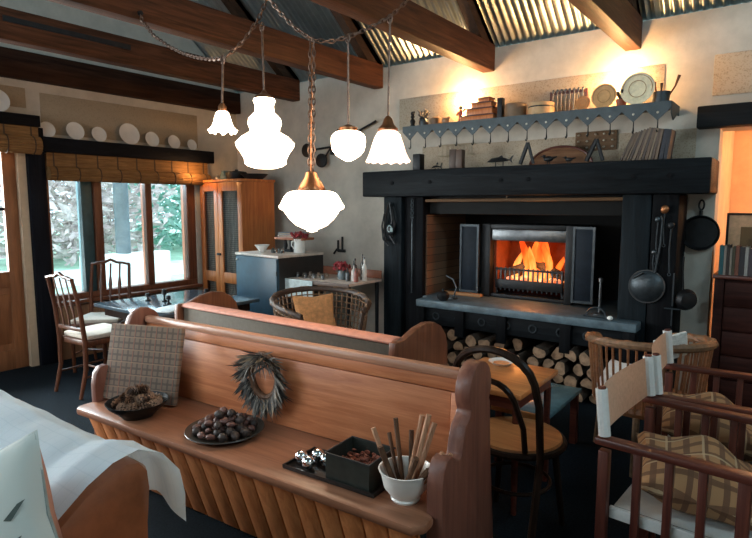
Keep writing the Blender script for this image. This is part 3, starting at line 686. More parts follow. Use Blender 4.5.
wedge(-1.31, 'black angled iron stand right of the half round board', .16, .07, .05)
pg = thing('peg_board', 'wall board of pale pegs in three rows above the mantel', 'rack', (-1.33, YF-.006, 1.93)); obj('board', MB().box((-.16, -.012, 0), (.16, 0, .15), .003), wood('pegboard_wood', (.12, .07, .04), (.2, .12, .07), .7, 0), pg)
for i in range(5):
    for j in range(3): obj('peg', MB().sph((-.13+i*.065, -.018, .025+j*.05), (.011, .009, .008), 2), STUD, pg)
# slender books leaning
bookc = [(.10, .06, .04), (.16, .10, .06), (.20, .13, .08), (.08, .05, .04), (.22, .15, .10), (.12, .07, .05), (.25, .17, .11), (.09, .06, .05), (.18, .11, .07), (.28, .20, .13), (.13, .08, .06), (.22, .14, .09), (.03, .03, .045), (.02, .022, .035)]
def book(w_, d, h, c, label, loc, tilt=0, rz=0, group=None):
    t = thing('book', label, 'book', loc, rz, group); t.rotation_euler = (0, R(tilt), rz)
    m = MB(); k = min(.003, w_*.15); m.box((0, 0, 0), (k, d, h)); m.box((w_-k, 0, 0), (w_, d, h)); m.box((k, 0, 0), (w_-k, k, h)); obj('cover', m, colr(tuple(q*.6 for q in c)), t)
    obj('pages', MB().box((k, k+.0005, .003), (w_-k, d-.004, h-.004)), PAPER, t)
    return t
x = -1.075
order = ['first', 'second', 'third', 'fourth', 'fifth', 'sixth', 'seventh', 'eighth', 'ninth', 'tenth', 'eleventh', 'twelfth', 'thirteenth', 'fourteenth']
for i, c in enumerate(bookc):
    w_ = [.014, .018, .012, .016, .02, .012, .016, .014, .02, .014, .016, .018, .026, .022][i]; tl = 24-i*1.35; h = .235-.004*abs(i-6)
    if i == 12: x += .004
    book(w_, .17, h, c, 'slender leaning book on the mantel, %s from the left in its row' % order[i], (x, 4.40, ZM+.0005+0*w_), tl, 0, 'books on the mantel')
    bpy.context.view_layer.update()
    x += (w_+.0045)/math.cos(R(tl))
for o in list(COL.objects):
    if o.name.startswith('book') and o.parent is None: o.location.z += .0+[abs(math.sin(o.rotation_euler.y))*c.dimensions.x for c in o.children if c.name.startswith('cover')][0]

# ---------------------------------------------------------------- things hung on the fireplace
hz = thing('skillet', 'black iron skillet hanging on the wall right of the fireplace', 'pan', (-.566, YF-.03, 1.30))
obj('pan', MB().lathe([(0, .022), (.108, .022), (.122, -.012), (.128, -.012), (.115, .028), (0, .028)], 36, RX(90) @ MX.Rotation(PI, 4, 'X')), IRON, hz)
m = MB(); m.tube([(0, 0, .12), (0, 0, .16)], .012, 8); m.tube([(.016*math.sin(a), 0, .20-.035*math.cos(a)) for a in [k*PI/8 for k in range(16)]], .007, 6, True); obj('handle', m, IRON, hz)
sk = thing('skimmer', 'large round grey wire skimmer hanging on the right post', 'skimmer', (-.835, 4.34, .925))
obj('bowl', MB().lathe([(0, .035), (.05, .03), (.095, .012), (.112, 0), (.116, 0), (.098, .018), (.05, .038), (0, .043)], 32, RX(90)), IRON2, sk)
m = MB(); m.tube([(.116*math.cos(a), 0, .116*math.sin(a)) for a in [k*PI/16 for k in range(32)]], .006, 6, True); m.tube([(-.085, -.02, .055), (-.02, -.03, .10)], .006, 6); obj('rim', m, STEEL, sk)
m = MB(); m.tube([(.05, -.01, .1), (.075, -.01, .3), (.08, -.01, .47), (.07, -.012, .50)], .007, 6); obj('handle', m, IRON2, sk)
for x, z, l, rr, mm, lb in ((-.745, 1.47, .24, .028, COPPER, 'copper ladle hanging highest on the right post'), (-.785, 1.40, .30, .02, IRON2, 'long iron spoon hanging on the right post beside the copper ladle'), (-.70, 1.36, .33, .022, IRON, 'black iron ladle hanging at the right edge of the right post'), (-.80, 1.17, .14, .016, STEEL, 'short steel hook tool hanging low on the right post')):
    t = thing('ladle', lb, 'ladle', (x, 4.345, z), 0, 'ladles on the right post')
    obj('bowl', MB().sph((0, -.012, 0), (rr, .012, rr*1.1), 2), mm, t); m = MB(); m.tube([(0, -.003, -rr), (-.004, -.006, -l*.5), (.004, -.006, -l)], .005, 6); m.tube([(.004+.01*math.sin(a), -.006, -l-.01+.01*math.cos(a)) for a in [k*PI/4 for k in range(8)]], .003, 5, True); obj('handle', m, IRON2, t)
m = MB(); m.tube([(0, 0, .25), (0, 0, .02)], .006, 6); m.tube([(-.05, 0, 0), (.05, 0, 0)], .005, 6); m.tube([(0, 0, 0), (0, 0, -.12)], .005, 6); tag(obj('poker', m, IRON2, loc=(-.665, 4.345, .78)), 'thin iron poker with a crossbar hanging beside the grey skimmer', 'poker')
dp = thing('dipper', 'round black iron dipper hanging low at the edge of the right post', 'dipper', (-.59, 4.40, .845)); obj('bowl', MB().lathe([(0, .045), (.05, .035), (.07, 0), (.076, 0), (.055, .042), (0, .052)], 24, RZ(35) @ RX(90)), IRON, dp)
m = MB(); m.tube([(-.02, 0, .06), (-.03, 0, .2), (-.03, .0, .3)], .006, 6); obj('handle', m, IRON, dp)
# left post: chain, bridle
ch = MB(); z = 1.54
for i in range(5):
    ch.tube([(.012*math.sin(a)*(1 if i % 2 else .2), .012*math.sin(a)*(.2 if i % 2 else 1), -i*.036-.022*math.cos(a)) for a in [k*PI/5 for k in range(10)]], .004, 6, True)
ch.tube([(0, 0, -.17), (0, 0, -.85)], .006, 6)
tag(obj('hanging_chain', ch, IRON2, loc=(-2.85, 4.38, 1.535)), 'iron chain and rod hanging down the inner left post', 'chain')
br = thing('bridle', 'dark leather bridle strap bundle hanging on the left post', 'bridle', (-3.06, 4.34, 1.42))
m = MB(); m.tube([(-.02, 0, .1), (-.05, -.01, -.02), (-.07, -.012, -.16), (-.04, -.015, -.26), (.02, -.014, -.24), (.05, -.012, -.1), (.02, -.01, .04)], .011, 6, True); m.tube([(-.06, -.02, .0), (-.09, -.02, -.12), (-.075, -.02, -.24), (-.02, -.02, -.3)], .009, 6); m.tube([(0, -.02, .1), (.03, -.02, -.06), (.0, -.02, -.2), (.06, -.02, -.28)], .012, 6); obj('strap', m, IRON, br)
m = MB(); m.sph((.01, -.025, -.15), (.05, .022, .06), 2); obj('pad', m, IRON, br)
m = MB(); m.tube([(.012+.022*math.cos(a), -.04, -.14+.03*math.sin(a)) for a in [k*PI/6 for k in range(12)]], .006, 6, True); m.box((.02, -.046, -.17), (.05, -.036, -.13), .004); obj('buckle', m, colr((.16, .24, .25), .4), br)
# on the hearth
m = MB(); m.lathe([(.055, 0), (.055, .012), (.012, .02), (.009, .25), (.016, .255), (.016, .28), (0, .29)], 16); tag(obj('fire_tool_stand', m, STEEL, loc=(-1.17, 4.42, .6685)), 'slim steel fire tool stand on the right of the hearth', 'stand')
m = MB(); m.tube([(.07*math.cos(a), 0, .07*math.sin(a)) for a in [k*PI/10 for k in range(11)]], .007, 6); m.tube([(-.09, 0, 0.0), (.09, 0, .0)], .007, 6); tag(obj('trivet_handle', m, IRON2, loc=(-1.16, 4.29, .676)), 'arched iron trivet lying by the right post', 'trivet')
m = MB(); m.tube([(0, 0, .012), (.02, .02, .1), (-.02, .03, .17), (-.09, .03, .2)], .008, 6); m.box((-.03, -.03, 0), (.03, .03, .012), .003); tag(obj('iron_hook_stand', m, IRON2, loc=(-2.42, 4.40, .6685)), 'curved iron hook stand on the left of the hearth', 'stand')
m = MB(); m.lathe([(.03, 0), (.05, .02), (.055, .05), (.04, .075), (.012, .085), (.012, .1), (0, .105)], 18); tag(obj('iron_pot', m, IRON, loc=(-2.45, 4.27, .6685)), 'little black iron pot at the left end of the hearth', 'pot')
m = MB(); m.sph((0, 0, .016), (.022, .016, .016), 2); tag(obj('pebble', m, WHITEW, loc=(-1.05, 4.25, .6685)), 'pale pebble on the hearth by the right post', 'pebble')
m = MB(); m.box((-.2, -.03, 0), (.2, .03, .03), .008); tag(obj('plank_offcut', m, wood('offcut', (.3, .14, .06), (.45, .24, .12), .7, 0), loc=(-2.45, 4.62, .669)), 'orange plank offcut lying on the hearth by the brick cheek', 'plank')

# ---------------------------------------------------------------- alcove at right
tag(obj('doorway_lintel', MB().box((-.62, YF-.12, 2.036), (1.4, YF-.002, 2.185), .008), BLACKW), 'black timber lintel above the orange alcove', 'lintel')
bc = thing('bookcase', 'dark red-brown wooden chest at the right edge under the books', 'bookcase', (-.447, 4.6, 0))
m = MB(); m.box((0, 0, 0), (.06, .3, .985), .004); m.box((.06, .02, .0), (.9, .3, .985)); m.box((.84, 0, 0), (.9, .02, .985)); m.box((.06, 0, 0), (.84, .02, .08)); obj('carcase', m, wood('red_chest_wood', (.018, .007, .006), (.045, .015, .012), .5, 0), bc)
obj('top', MB().box((-.015, -.015, .986), (.915, .31, 1.012), .004), MAHOG, bc)
for i in range(5): obj('drawer', MB().box((.065, -.004, .1+i*.175), (.835, .018, .265+i*.175), .006), wood('drawer_wood', (.022, .008, .007), (.055, .018, .014), .5, 0) if i == 0 else bpy.data.materials['drawer_wood'], bc)
x = -.43
for i, (w_, h, c, nm) in enumerate(((.026, .205, (.02, .16, .19), 'teal'), (.014, .20, (.5, .42, .36), 'pale'), (.018, .21, (.05, .03, .025), 'dark brown'), (.012, .19, (.42, .36, .30), 'cream'), (.016, .20, (.10, .09, .05), 'olive'), (.022, .205, (.30, .10, .06), 'rust red'), (.03, .20, (.04, .035, .04), 'black'), (.02, .2, (.45, .43, .4), 'off white'), (.024, .19, (.08, .06, .07), 'dark plum'), (.016, .2, (.35, .3, .26), 'tan'), (.03, .2, (.10, .08, .09), 'grey'), (.022, .19, (.06, .05, .06), 'charcoal'))):
    book(w_, .15, h, c, '%s book standing on the red-brown chest' % nm, (x, 4.62, 1.0125), 0, 0, 'books on the chest'); x += w_+.002
fr = thing('picture_frame', 'thin dark picture frame standing behind the books in the alcove', 'picture', (-.22, 4.86, 1.0125))
m = MB(); m.box((-.2, -.012, 0), (-.185, .012, .43)); m.box((.385, -.012, 0), (.4, .012, .43)); m.box((-.185, -.012, .415), (.385, .012, .43)); m.box((-.185, -.012, 0), (.385, .012, .015)); obj('frame', m, IRON, fr)
m = MB(); m.box((-.185, .0, .015), (.385, .006, .415)); obj('mount', m, colr((.62, .38, .22)), fr)
m = MB(); m.box((-.11, -.004, .05), (.31, -.001, .33)); obj('print', m, stencil('faded_print', (.16, .10, .05), (.05, .03, .02), 12), fr)
light('alcove_lamp_light', 'POINT', (.35, 5.3, 1.95), 34, (1, .58, .30), size=.06)

# ---------------------------------------------------------------- pew
pw = thing('church_pew', 'long honey pine church pew with scrolled ends in the foreground', 'pew', (-1.95, 1.405, 0), R(3.5))
m = MB(); m.prism([(-1.03, .03), (-1.0, 0), (1.0, 0), (1.035, .04), (1.035, .10), (.998, .12), (.998, .44), (-.998, .44), (-.998, .12), (-1.03, .10)], 'z', .413, .45, .012); obj('seat', m, PINESEAT, pw)
m = MB(); n = 18
for i in range(n):
    x0 = -.985+i*1.97/n; x1 = x0+1.97/n-.008
    m.box((x0, 0, -.42), (x1, .018, 0), .003, T(0, .045, .412) @ RX(19))
m.box((-.985, .02, -.42), (.985, .03, 0), 0, T(0, .045, .412) @ RX(19))
obj('front_boards', m, PINEV, pw)
def on_back(z): return .405+(z-.45)*.07
tb = RX(-4)
m = MB()
def bk(m, x0, x1, z0, z1, off=0, th=.025, bev=.004):
    m.box((x0, off, z0-.45), (x1, th+off, z1-.45), bev, T(0, .405, .45) @ tb)
bk(m, -.998, .998, .452, .775, .004); bk(m, -.998, .998, .779, .84)
bk(m, .935, .998, .452, .775, -.001, .004); bk(m, -.998, -.935, .452, .775, -.001, .004)
obj('back_panel', m, PINE, pw)
m = MB(); bk(m, -.998, .998, .83, .872, -.02, .055, .016); obj('top_rail', m, PINER, pw)
def endpts():
    p = [(.12, 0), (.11, .3), (.108, .54), (.118, .6), (.145, .635), (.18, .64), (.212, .618), (.24, .60), (.262, .612), (.272, .66), (.292, .705), (.328, .73)]
    cxx, cz, r = .425, .812, .104
    for k in range(15):
        a = R(215-k*250/14); p.append((cxx+r*math.cos(a), cz+r*math.sin(a)))
    return p+[(.518, .74), (.54, .5), (.58, .2), (.6, 0)]
for x0, x1 in ((.999, 1.062), (-1.043, -.999)):
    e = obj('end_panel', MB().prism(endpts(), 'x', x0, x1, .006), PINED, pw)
PZ = .4502
TH = R(3.5)
def pewloc(x, y, z=PZ): return (-1.95+x*math.cos(TH)-y*math.sin(TH), 1.405+x*math.sin(TH)+y*math.cos(TH), z)
# tartan board
m = MB(); m.box((-.225, -.0175, 0), (.225, .0175, .405), .008); o = obj('tartan_cushion', m, PLAIDB, loc=pewloc(-.79, .225, PZ+.0075), rot=(R(-14), R(0), TH+R(17)))
tag(o, 'square brown tartan cushion board leaning on the left end of the pew', 'cushion')
# bowl of pine cones
bw = tag(obj('bowl', MB().lathe([(0, 0), (.075, 0), (.08, .006), (.132, .06), (.145, .078), (.149, .078), (.138, .06), (.084, .012), (0, .01)][::1], 40), IRON, loc=pewloc(-.64, .115)), 'black iron bowl heaped with pine cones on the pew', 'bowl')
def cone_mesh(h, r):
    m = MB(); m.sph((0, 0, 0), (r*.55, r*.55, h*.45), 2); k = 48
    for i in range(k):
        t = (i+.5)/k; z = (t-.5)*h; rr = r*math.sin(PI*(.10+.84*t))**.7; a = i*2.39996
        c = V((math.cos(a), math.sin(a), 0)); s = V((-math.sin(a), math.cos(a), 0)); w_ = r*.36
        b0 = c*rr*.35+V((0, 0, z-h*.03)); tip = c*rr*1.3+V((0, 0, z+h*.16)); md = c*rr*.95+V((0, 0, z+h*.04))
        m.mi = 0; m.tri(b0-s*w_*.4, md+s*w_, md-s*w_); m.tri(b0-s*w_*.4, b0+s*w_*.4, md+s*w_)
        m.mi = 1; m.tri(md-s*w_, md+s*w_, tip+s*w_*.3); m.tri(md-s*w_, tip+s*w_*.3, tip-s*w_*.3)
    return m
cp = obj('pine_cone', cone_mesh(.066, .027), [CONE, plain('pine_cone_tips', (.24, .135, .085), .7, 0, .4, 60, .3)])
cs = []
for ring, nn, zz in ((.088, 11, .07), (.045, 5, .07), (.055, 7, .104), (.015, 2, .104), (.025, 3, .135)):
    for i in range(nn): a = 2*PI*i/nn+ring*30; cs.append((ring*math.cos(a), ring*math.sin(a), zz))
bx, by, bz = pewloc(-.64, .115)
for i, (x, y, z) in enumerate(cs):
    o = cp if i == 0 else cp.copy()
    if i: COL.objects.link(o)
    o.location = (bx+x, by+y, bz+z-.012); o.rotation_euler = (random.uniform(.9, 1.9), random.uniform(0, 1), random.uniform(0, 6)); o.scale = [random.uniform(.85, 1.05)]*3
    tag(o, 'brown pine cone in the heap in the black bowl', 'pine cone', 'pine cones in the bowl')
# plate of pods
pl = pewloc(-.10, .20)
tag(obj('serving_plate', MB().lathe([(0, 0), (.12, 0), (.175, .022), (.18, .024), (.178, .028), (.12, .008), (0, .008)], 44), colr((.035, .03, .024), .35), loc=pl), 'dark round plate of seed pods in the middle of the pew', 'plate')
pods = []
for i, (mm, sx, sy, sz) in enumerate(((POD, .026, .02, .019), (POD2, .028, .017, .016), (POD, .021, .021, .022), (POD2, .022, .02, .014))):
    m = MB(); m.sph((0, 0, 0), (sx, sy, sz), 3, jit=.06); m.tube([(sx*.9, 0, 0), (sx*1.3, 0, .003)], [.004, .002], 5); pods.append(obj('seed_pod', m, mm))
cs = []
for ring, nn, zz in ((.128, 15, .032), (.086, 10, .037), (.045, 6, .039), (.0, 1, .042), (.075, 8, .066), (.032, 5, .072), (.03, 3, .098)):
    for i in range(nn): a = 2*PI*i/nn+ring*17; cs.append((ring*math.cos(a), ring*math.sin(a), zz))
for i, (x, y, z) in enumerate(cs):
    o = pods[i] if i < 4 else pods[random.randrange(4)].copy()
    if i >= 4: COL.objects.link(o)
    o.location = (pl[0]+x, pl[1]+y, pl[2]+z); o.rotation_euler = (random.uniform(-.5, .5), random.uniform(-.4, .4), random.uniform(0, 6)); o.scale = [random.uniform(.85, 1.1)]*3
    tag(o, 'dried seed pod in the heap on the round plate', 'seed pod', 'seed pods on the plate')
# tray, balls, tin box
tr = MB(); tr.box((.36, .085, 0), (.80, .285, .006), .002)
for a, b in (((.36, .085, .006), (.80, .092, .016)), ((.36, .278, .006), (.80, .285, .016)), ((.36, .092, .006), (.367, .278, .016)), ((.793, .092, .006), (.80, .278, .016))): tr.box(a, b)
tag(obj('tray', tr, TRAYM, loc=(-1.95, 1.405, PZ), rot=(0, 0, TH)), 'long black lacquer tray on the pew under the tin and chrome balls', 'tray')
ball = obj('chrome_ball', MB().sph((0, 0, 0), .027, 4), CHROME)
for i, (x, y) in enumerate(((.405, .15), (.462, .125), (.45, .20), (.508, .185), (.515, .245))):
    o = ball if i == 0 else ball.copy()
    if i: COL.objects.link(o)
    o.location = pewloc(x, y, PZ+.0335)
    tag(o, 'shiny chrome ball lying on the black tray left of the tin', 'ball', 'chrome balls on the tray')
tn = thing('tin_box', 'open dark green tin box of red petals on the tray', 'box', pewloc(.67, .187, PZ+.0065), TH)
m = MB(); m.box((-.10, -.088, 0), (.10, .088, .004)); m.box((-.10, -.088, .004), (.10, -.084, .105)); m.box((-.10, .084, .004), (.10, .088, .105)); m.box((-.10, -.084, .004), (-.096, .084, .105)); m.box((.096, -.084, .004), (.10, .084, .105)); obj('tin', m, BOXM, tn)
m = MB()
for a, b in (((-.104, -.092), (.104, -.086)), ((-.104, .086), (.104, .092)), ((-.104, -.086), (-.098, .086)), ((.098, -.086), (.104, .086))): m.box((*a, .103), (*b, .108))
obj('rim', m, IRON2, tn)
m = MB()
for i in range(150): m.sph((random.uniform(-.083, .083), random.uniform(-.071, .071), .04+random.uniform(0, .03)), (random.uniform(.006, .014), random.uniform(.006, .012), .005), 1, MX.Rotation(random.uniform(0, 3), 4, 'X'))
m.box((-.095, -.083, .005), (.095, .083, .045))
o = obj('dried_petals', m, POTP, loc=pewloc(.67, .187, PZ+.0065), rot=(0, 0, TH)); tag(o, 'red dried petals filling the dark tin box', 'potpourri', kind='stuff')
# white bowl of sticks
bl = pewloc(.893, .15)
tag(obj('bowl', MB().lathe([(0, 0), (.05, 0), (.054, .008), (.05, .014), (.078, .05), (.088, .095), (.096, .112), (.098, .116), (.092, .116), (.082, .095), (.07, .05), (.044, .018), (0, .016)], 44), WHITEW, loc=bl), 'white ceramic bowl of peeled sticks at the right end of the pew', 'bowl')
ST = [(-.06, -.02, -.12, -.02, .20, 0), (-.04, .03, -.06, .03, .23, 1), (.0, .02, .03, .06, .25, 0), (.03, .03, .055, .10, .22, 0), (.05, .0, .12, .04, .16, 0), (.04, -.03, .135, .01, .14, 0), (-.02, -.04, -.07, -.05, .16, 1), (.01, -.05, .06, -.03, .15, 1), (.0, .05, -.02, .07, .19, 1), (.03, .0, .06, .05, .26, 0), (.05, .03, .135, .07, .15, 0), (-.05, .01, -.10, .05, .17, 1), (.02, -.02, .1, -.02, .12, 1)]
for i, (x0, y0, x1, y1, h, k) in enumerate(ST):
    r = random.uniform(.0075, .0115); m = MB(); m.tube([(x0*.45, y0*.45, .03), ((x0+x1)/2*.8, (y0+y1)/2*.8, h*.55), (x1*1.08, y1*1.0, h*1.2)], [r*.9, r, r*1.05], 8)
    tag(obj('stick', m, STICKD if k else STICK, loc=bl), '%s stick standing in the white bowl' % ('dark knobbly' if k else 'pale peeled'), 'stick', 'dark sticks in the white bowl' if k else 'pale sticks in the white bowl')
# wreath on the pew back
wr = thing('wreath', 'grey-brown dried leaf wreath hanging on the pew back', 'wreath', pewloc(-.03, on_back(.68)-.03, .685), TH)
m = MB(); m.tube([(.085*math.cos(a), 0, .105*math.sin(a)) for a in [k*PI/12 for k in range(24)]], .016, 8, True); obj('ring', m, STICKD, wr)
for nm, mm, kk in (('leaves', LEAF, 260), ('dark_leaves', colr((.035, .032, .03), .8), 200), ('tan_leaves', colr((.36, .25, .16), .8), 60)):
    m = MB()
    for i in range(kk):
        a = random.uniform(0, 2*PI); c = V((.085*math.cos(a), random.uniform(-.025, .0), .105*math.sin(a)))
        a2 = a+random.gauss(0, .55); d = V((math.cos(a2)*.9, random.uniform(-.6, .1), math.sin(a2)*.6-.75+random.uniform(-.3, .3))).normalized(); l = random.uniform(.06, .125); sd = d.cross(V((0, 1, .2))).normalized()*random.uniform(.004, .007)
        nn = d.cross(sd).normalized()*.004; c = c+d*.004; c.y = min(c.y, 0); e = c+d*l; e.y = min(e.y, .02); mid = c+d*l*.5+nn; mid.y = min(mid.y, .02)
        m.tri(c, mid+sd, mid-sd); m.tri(mid-sd, mid+sd, e)
    obj(nm, m, mm, wr)

# ---------------------------------------------------------------- settle behind the pew
se = thing('settle', 'brown upholstered settle with shaped wooden ends, back to the pew', 'settle', (-2.39, 2.2, 0))
m = MB(); m.box((-.85, 0, .12), (.85, .09, .825), .012); obj('back', m, UPH, se)
m = MB(); m.prism([(-.01, .826), (.095, .826), (.105, .83), (.10, .842), (.075, .85), (.03, .853), (0, .848), (-.014, .838)], 'x', -.85, .85, .006); obj('top_roll', m, UPHT, se)
m = MB(); m.box((-.85, .091, .18), (.85, .47, .44), .03); obj('seat', m, UPH, se)
ep = [(-.04, 0), (-.04, .80), (-.035, .845), (.0, .848), (.04, .845), (.08, .858), (.16, .885), (.25, .898), (.33, .888), (.40, .855), (.45, .80), (.47, .74), (.475, .6), (.48, 0)]
for x0, x1 in ((.852, .892), (-.892, -.852)): obj('end_panel', MB().prism(ep, 'x', x0, x1, .008), wood('settle_end_wood', (.12, .045, .025), (.25, .10, .055), .35, 2) if x0 > 0 else bpy.data.materials['settle_end_wood'], se)

# ---------------------------------------------------------------- dining table and chairs by the window
dt = thing('dining_table', 'dark glossy dining table by the wide window', 'table', (-4.13, 2.765, 0))
obj('tabletop', MB().box((-.46, -.485, .672), (.46, .485, .70), .006), plain('glossy_dark_top', (.05, .075, .095), .12, 0, .2, 5, .01), dt)
obj('apron', MB().box((-.40, -.425, .60), (.40, .425, .671)), DARKBENT, dt)
for sx in (-1, 1):
    for sy in (-1, 1): obj('leg', MB().tube([(sx*.38, sy*.24, 0), (sx*.38, sy*.24, .60)], [.02, .032], 8), DARKBENT, dt)
zt = .7003
for i, (x, y, h, lb) in enumerate(((-4.35, 2.62, .06, 'short dark candle glass on the dining table, nearest the window'), (-4.20, 2.68, .10, 'tall dark candlestick pair on the dining table'), (-4.05, 2.62, .07, 'low dark jar in the middle of the dining table'), (-4.0, 2.95, .09, 'dark pepper mill on the dining table'), (-3.85, 2.9, .06, 'low dark salt pot on the dining table'))):
    m = MB(); m.lathe([(.022, 0), (.022, .006), (.008, .014), (.008, h*.5), (.02, h*.6), (.018, h), (.012, h), (.01, h*.7), (0, h*.7)], 16); tag(obj('candle_holder', m, IRON, loc=(x, y, zt)), lb, 'candle holder', 'small dark things on the dining table')
m = MB(); m.box((-.10, -.14, 0), (.10, .14, .008), .002); tag(obj('magazine', m, colr((.55, .6, .62)), loc=(-3.84, 2.5, zt), rot=(0, 0, .3)), 'pale magazine lying on the dining table', 'magazine')
def dining_chair(label, loc, rz):
    t = thing('dining_chair', label, 'chair', loc, rz, 'dining chairs by the window')
    m = MB(); m.prism([(-.19, -.19), (.19, -.19), (.225, .21), (-.225, .21)], 'z', .40, .445, .006); obj('seat_frame', m, CHAIRW, t)
    m = MB(); m.prism([(-.175, -.175), (.175, -.175), (.21, .20), (-.21, .20)], 'z', .446, .485, .015); obj('seat_cushion', m, SEATC, t)
    for s in (-1, 1):
        obj('back_post', MB().tube([(s*.18, -.26, 0), (s*.18, -.205, .22), (s*.18, -.20, .44), (s*.178, -.225, .70), (s*.172, -.27, .93)], [.014, .018, .02, .017, .015], 8), CHAIRW, t)
        obj('leg', MB().tube([(s*.195, .185, 0), (s*.195, .185, .40)], [.014, .021], 8), CHAIRW, t)
        obj('stretcher', MB().tube([(s*.18, -.22, .16), (s*.195, .18, .16)], .009, 8), CHAIRW, t)
    obj('stretcher', MB().tube([(-.187, 0, .16), (.187, 0, .16)], .009, 8), CHAIRW, t)
    cr = []
    for k in range(13):
        u = k/12*2-1; z = .935+.03*math.cos(u*PI*.5)**2+.012*math.cos(u*3*PI)*(1-abs(u)); cr.append((u*.178, -.272, z))
    obj('crest_rail', MB().tube(cr, .017, 8, flat=.8), CHAIRW, t)
    obj('lower_rail', MB().box((-.17, -.218, .52), (.17, -.203, .55), .004), CHAIRW, t)
    for k in (-1, 0, 1): obj('splat', MB().tube([(k*.085, -.21, .55), (k*.085, -.225, .66), (k*.085, -.238, .74), (k*.085, -.25, .82), (k*.085, -.272, .94)], [.011, .010, .02, .009, .010], 8, flat=.55), CHAIRW, t)
    return t
dining_chair('brown dining chair with cream seat nearest the door, back to the camera', (-4.57, 2.28, 0), R(4))
dining_chair('brown dining chair against the window, facing the table', (-5.12, 2.62, 0), R(222))

# ---------------------------------------------------------------- wardrobe, cupboard, side table
wd = thing('wardrobe', 'orange pine wardrobe with wire mesh doors in the corner', 'wardrobe', (-4.85, 4.07, 0), R(-2.5))
W, D, H = .775, .46, 1.785
m = MB(); m.box((-W, .02, .02), (-W+.02, D, H-.03)); m.box((-.02, .02, .02), (0, D, H-.03)); m.box((-W+.02, D-.015, .02), (-.02, D, H-.03)); m.box((-W, .02, 0), (0, D, .08)); m.box((-W-.015, -.015, H-.03), (.015, D+.01, H), .005); m.box((-W+.02, .022, H-.1), (-.02, .05, H-.03)); obj('carcase', m, REDWOOD, wd)
m = MB(); m.box((-W+.02, .07, .1), (-.02, .08, H-.1)); 
def curtain(u, v): return (-W+.03+u*(W-.06), .07+.012*math.sin(u*70), .1+v*(H-.22))
obj('curtain', MB().grid(curtain, 120, 2), plain('grey_curtain', (.42, .38, .32), .9, var=.15), wd)
for a, b, rz_ in ((-W, -.435, 0), (-.43, 0, 0)):
    m = MB(); fwd = .075
    m.box((a, 0, .09), (a+fwd, .019, H-.035), .003); m.box((b-fwd, 0, .09), (b, .019, H-.035), .003); m.box((a+fwd, 0, H-.13), (b-fwd, .019, H-.035), .003); m.box((a+fwd, 0, .09), (b-fwd, .019, .2), .003); m.box((a+fwd, 0, .62), (b-fwd, .019, .74), .003)
    dr = obj('door', m, REDWOOD, wd)
    m = MB(); k = int((b-a-2*fwd)/.022)
    for i in range(1, k): x = a+fwd+(b-a-2*fwd)*i/k; m.box((x-.0018, .012, .2), (x+.0018, .015, H-.13))
    for i in range(1, 64): z = .2+i*(H-.33)/64; m.box((a+fwd, .0125, z-.0015), (b-fwd, .0145, z+.0015))
    obj('wire_mesh', m, IRON, dr)
obj('latch', MB().box((-.46, -.018, .93), (-.39, -.001, .955), .004), IRON, wd)
# things on the wardrobe
tm = T(-4.85, 4.07, 0) @ RZ(-2.5)
def wl(x, y, z=H+.0005): return tuple(tm @ V((x, y, z)))
m = MB(); m.lathe([(.10, 0), (.12, .05), (.12, .08), (.105, .09), (.02, .1), (.02, .115), (0, .12)], 28); tag(obj('casserole', m, IRON, loc=wl(-.34, .2)), 'dark lidded casserole on top of the wardrobe', 'pot')
m = MB(); m.lathe([(0, 0), (.09, 0), (.15, .06), (.155, .06), (.1, .012), (0, .01)], 28); tag(obj('bowl', m, IRON2, loc=wl(-.12, .28)), 'dark shallow bowl on top of the wardrobe at its right', 'bowl')
m = MB(); m.lathe([(.05, 0), (.06, .05), (.035, .1), (.04, .11), (.03, .11), (0, .06)], 18); tag(obj('vase', m, colr((.10, .16, .17)), loc=wl(-.56, .2)), 'small blue-grey vase on top of the wardrobe', 'vase')
cl = thing('clip_lamp', 'small white clip lamp beside the wardrobe top, shining on the blind', 'lamp', (-5.56, 4.30, 1.80)); m = MB(); m.lathe([(.014, .03), (.02, .02), (.045, -.04), (.042, -.04), (.016, .018), (.01, .026)], 18, RX(35), cap=False); obj('shade', m, colr((.6, .55, .5)), cl)
obj('bulb', MB().sph((0, .008, -.022), .012, 2), BULB, cl); m = MB(); m.tube([(0, 0, .03), (-.04, .04, .06), (-.08, .1, .02), (-.06, .12, -.2), (-.09, .1, -.4)], .004, 6); obj('cable', m, WHITEW, cl)
light('clip_lamp_light', 'POINT', (-5.42, 3.93, 1.86), 5, (1, .5, .18), size=.03)
cb = thing('cupboard', 'blue painted metal cupboard with dark side in front of the wardrobe', 'cupboard', (-3.93, 3.72, 0), R(-5))
W2, D2, H2 = .68, .58, 1.02
obj('body', MB().box((-W2, 0, .03), (-.004, D2, H2-.025), .004), BLUECUP, cb); obj('side_panel', MB().box((-.0035, .01, .03), (.0, D2, H2-.025)), DARKCUP, cb)
obj('top', MB().box((-W2-.012, -.012, H2-.0245), (.012, D2, H2), .005), PALETOP, cb)
dr = obj('door', MB().box((-W2+.01, -.012, .05), (-.012, -.001, H2-.035), .003), BLUECUP, cb); obj('knob', MB().sph((-W2+.035, -.02, H2-.07), .01, 2), WHITEW, dr)
for z in (.2, .5, .85): obj('hinge', MB().tube([(-.012, -.014, z-.02), (-.012, -.014, z+.02)], .005, 6), IRON, dr)
tm2 = T(-3.93, 3.72, 0) @ RZ(-5)
def cbl(x, y, z=H2+.0005): return tuple(tm2 @ V((x, y, z)))
tag(obj('bowl', MB().lathe([(0, 0), (.025, 0), (.03, .01), (.075, .075), (.078, .075), (.03, .018), (0, .016)], 28), WHITEW, loc=cbl(-.47, .17)), 'small white conical bowl on the blue cupboard', 'bowl')
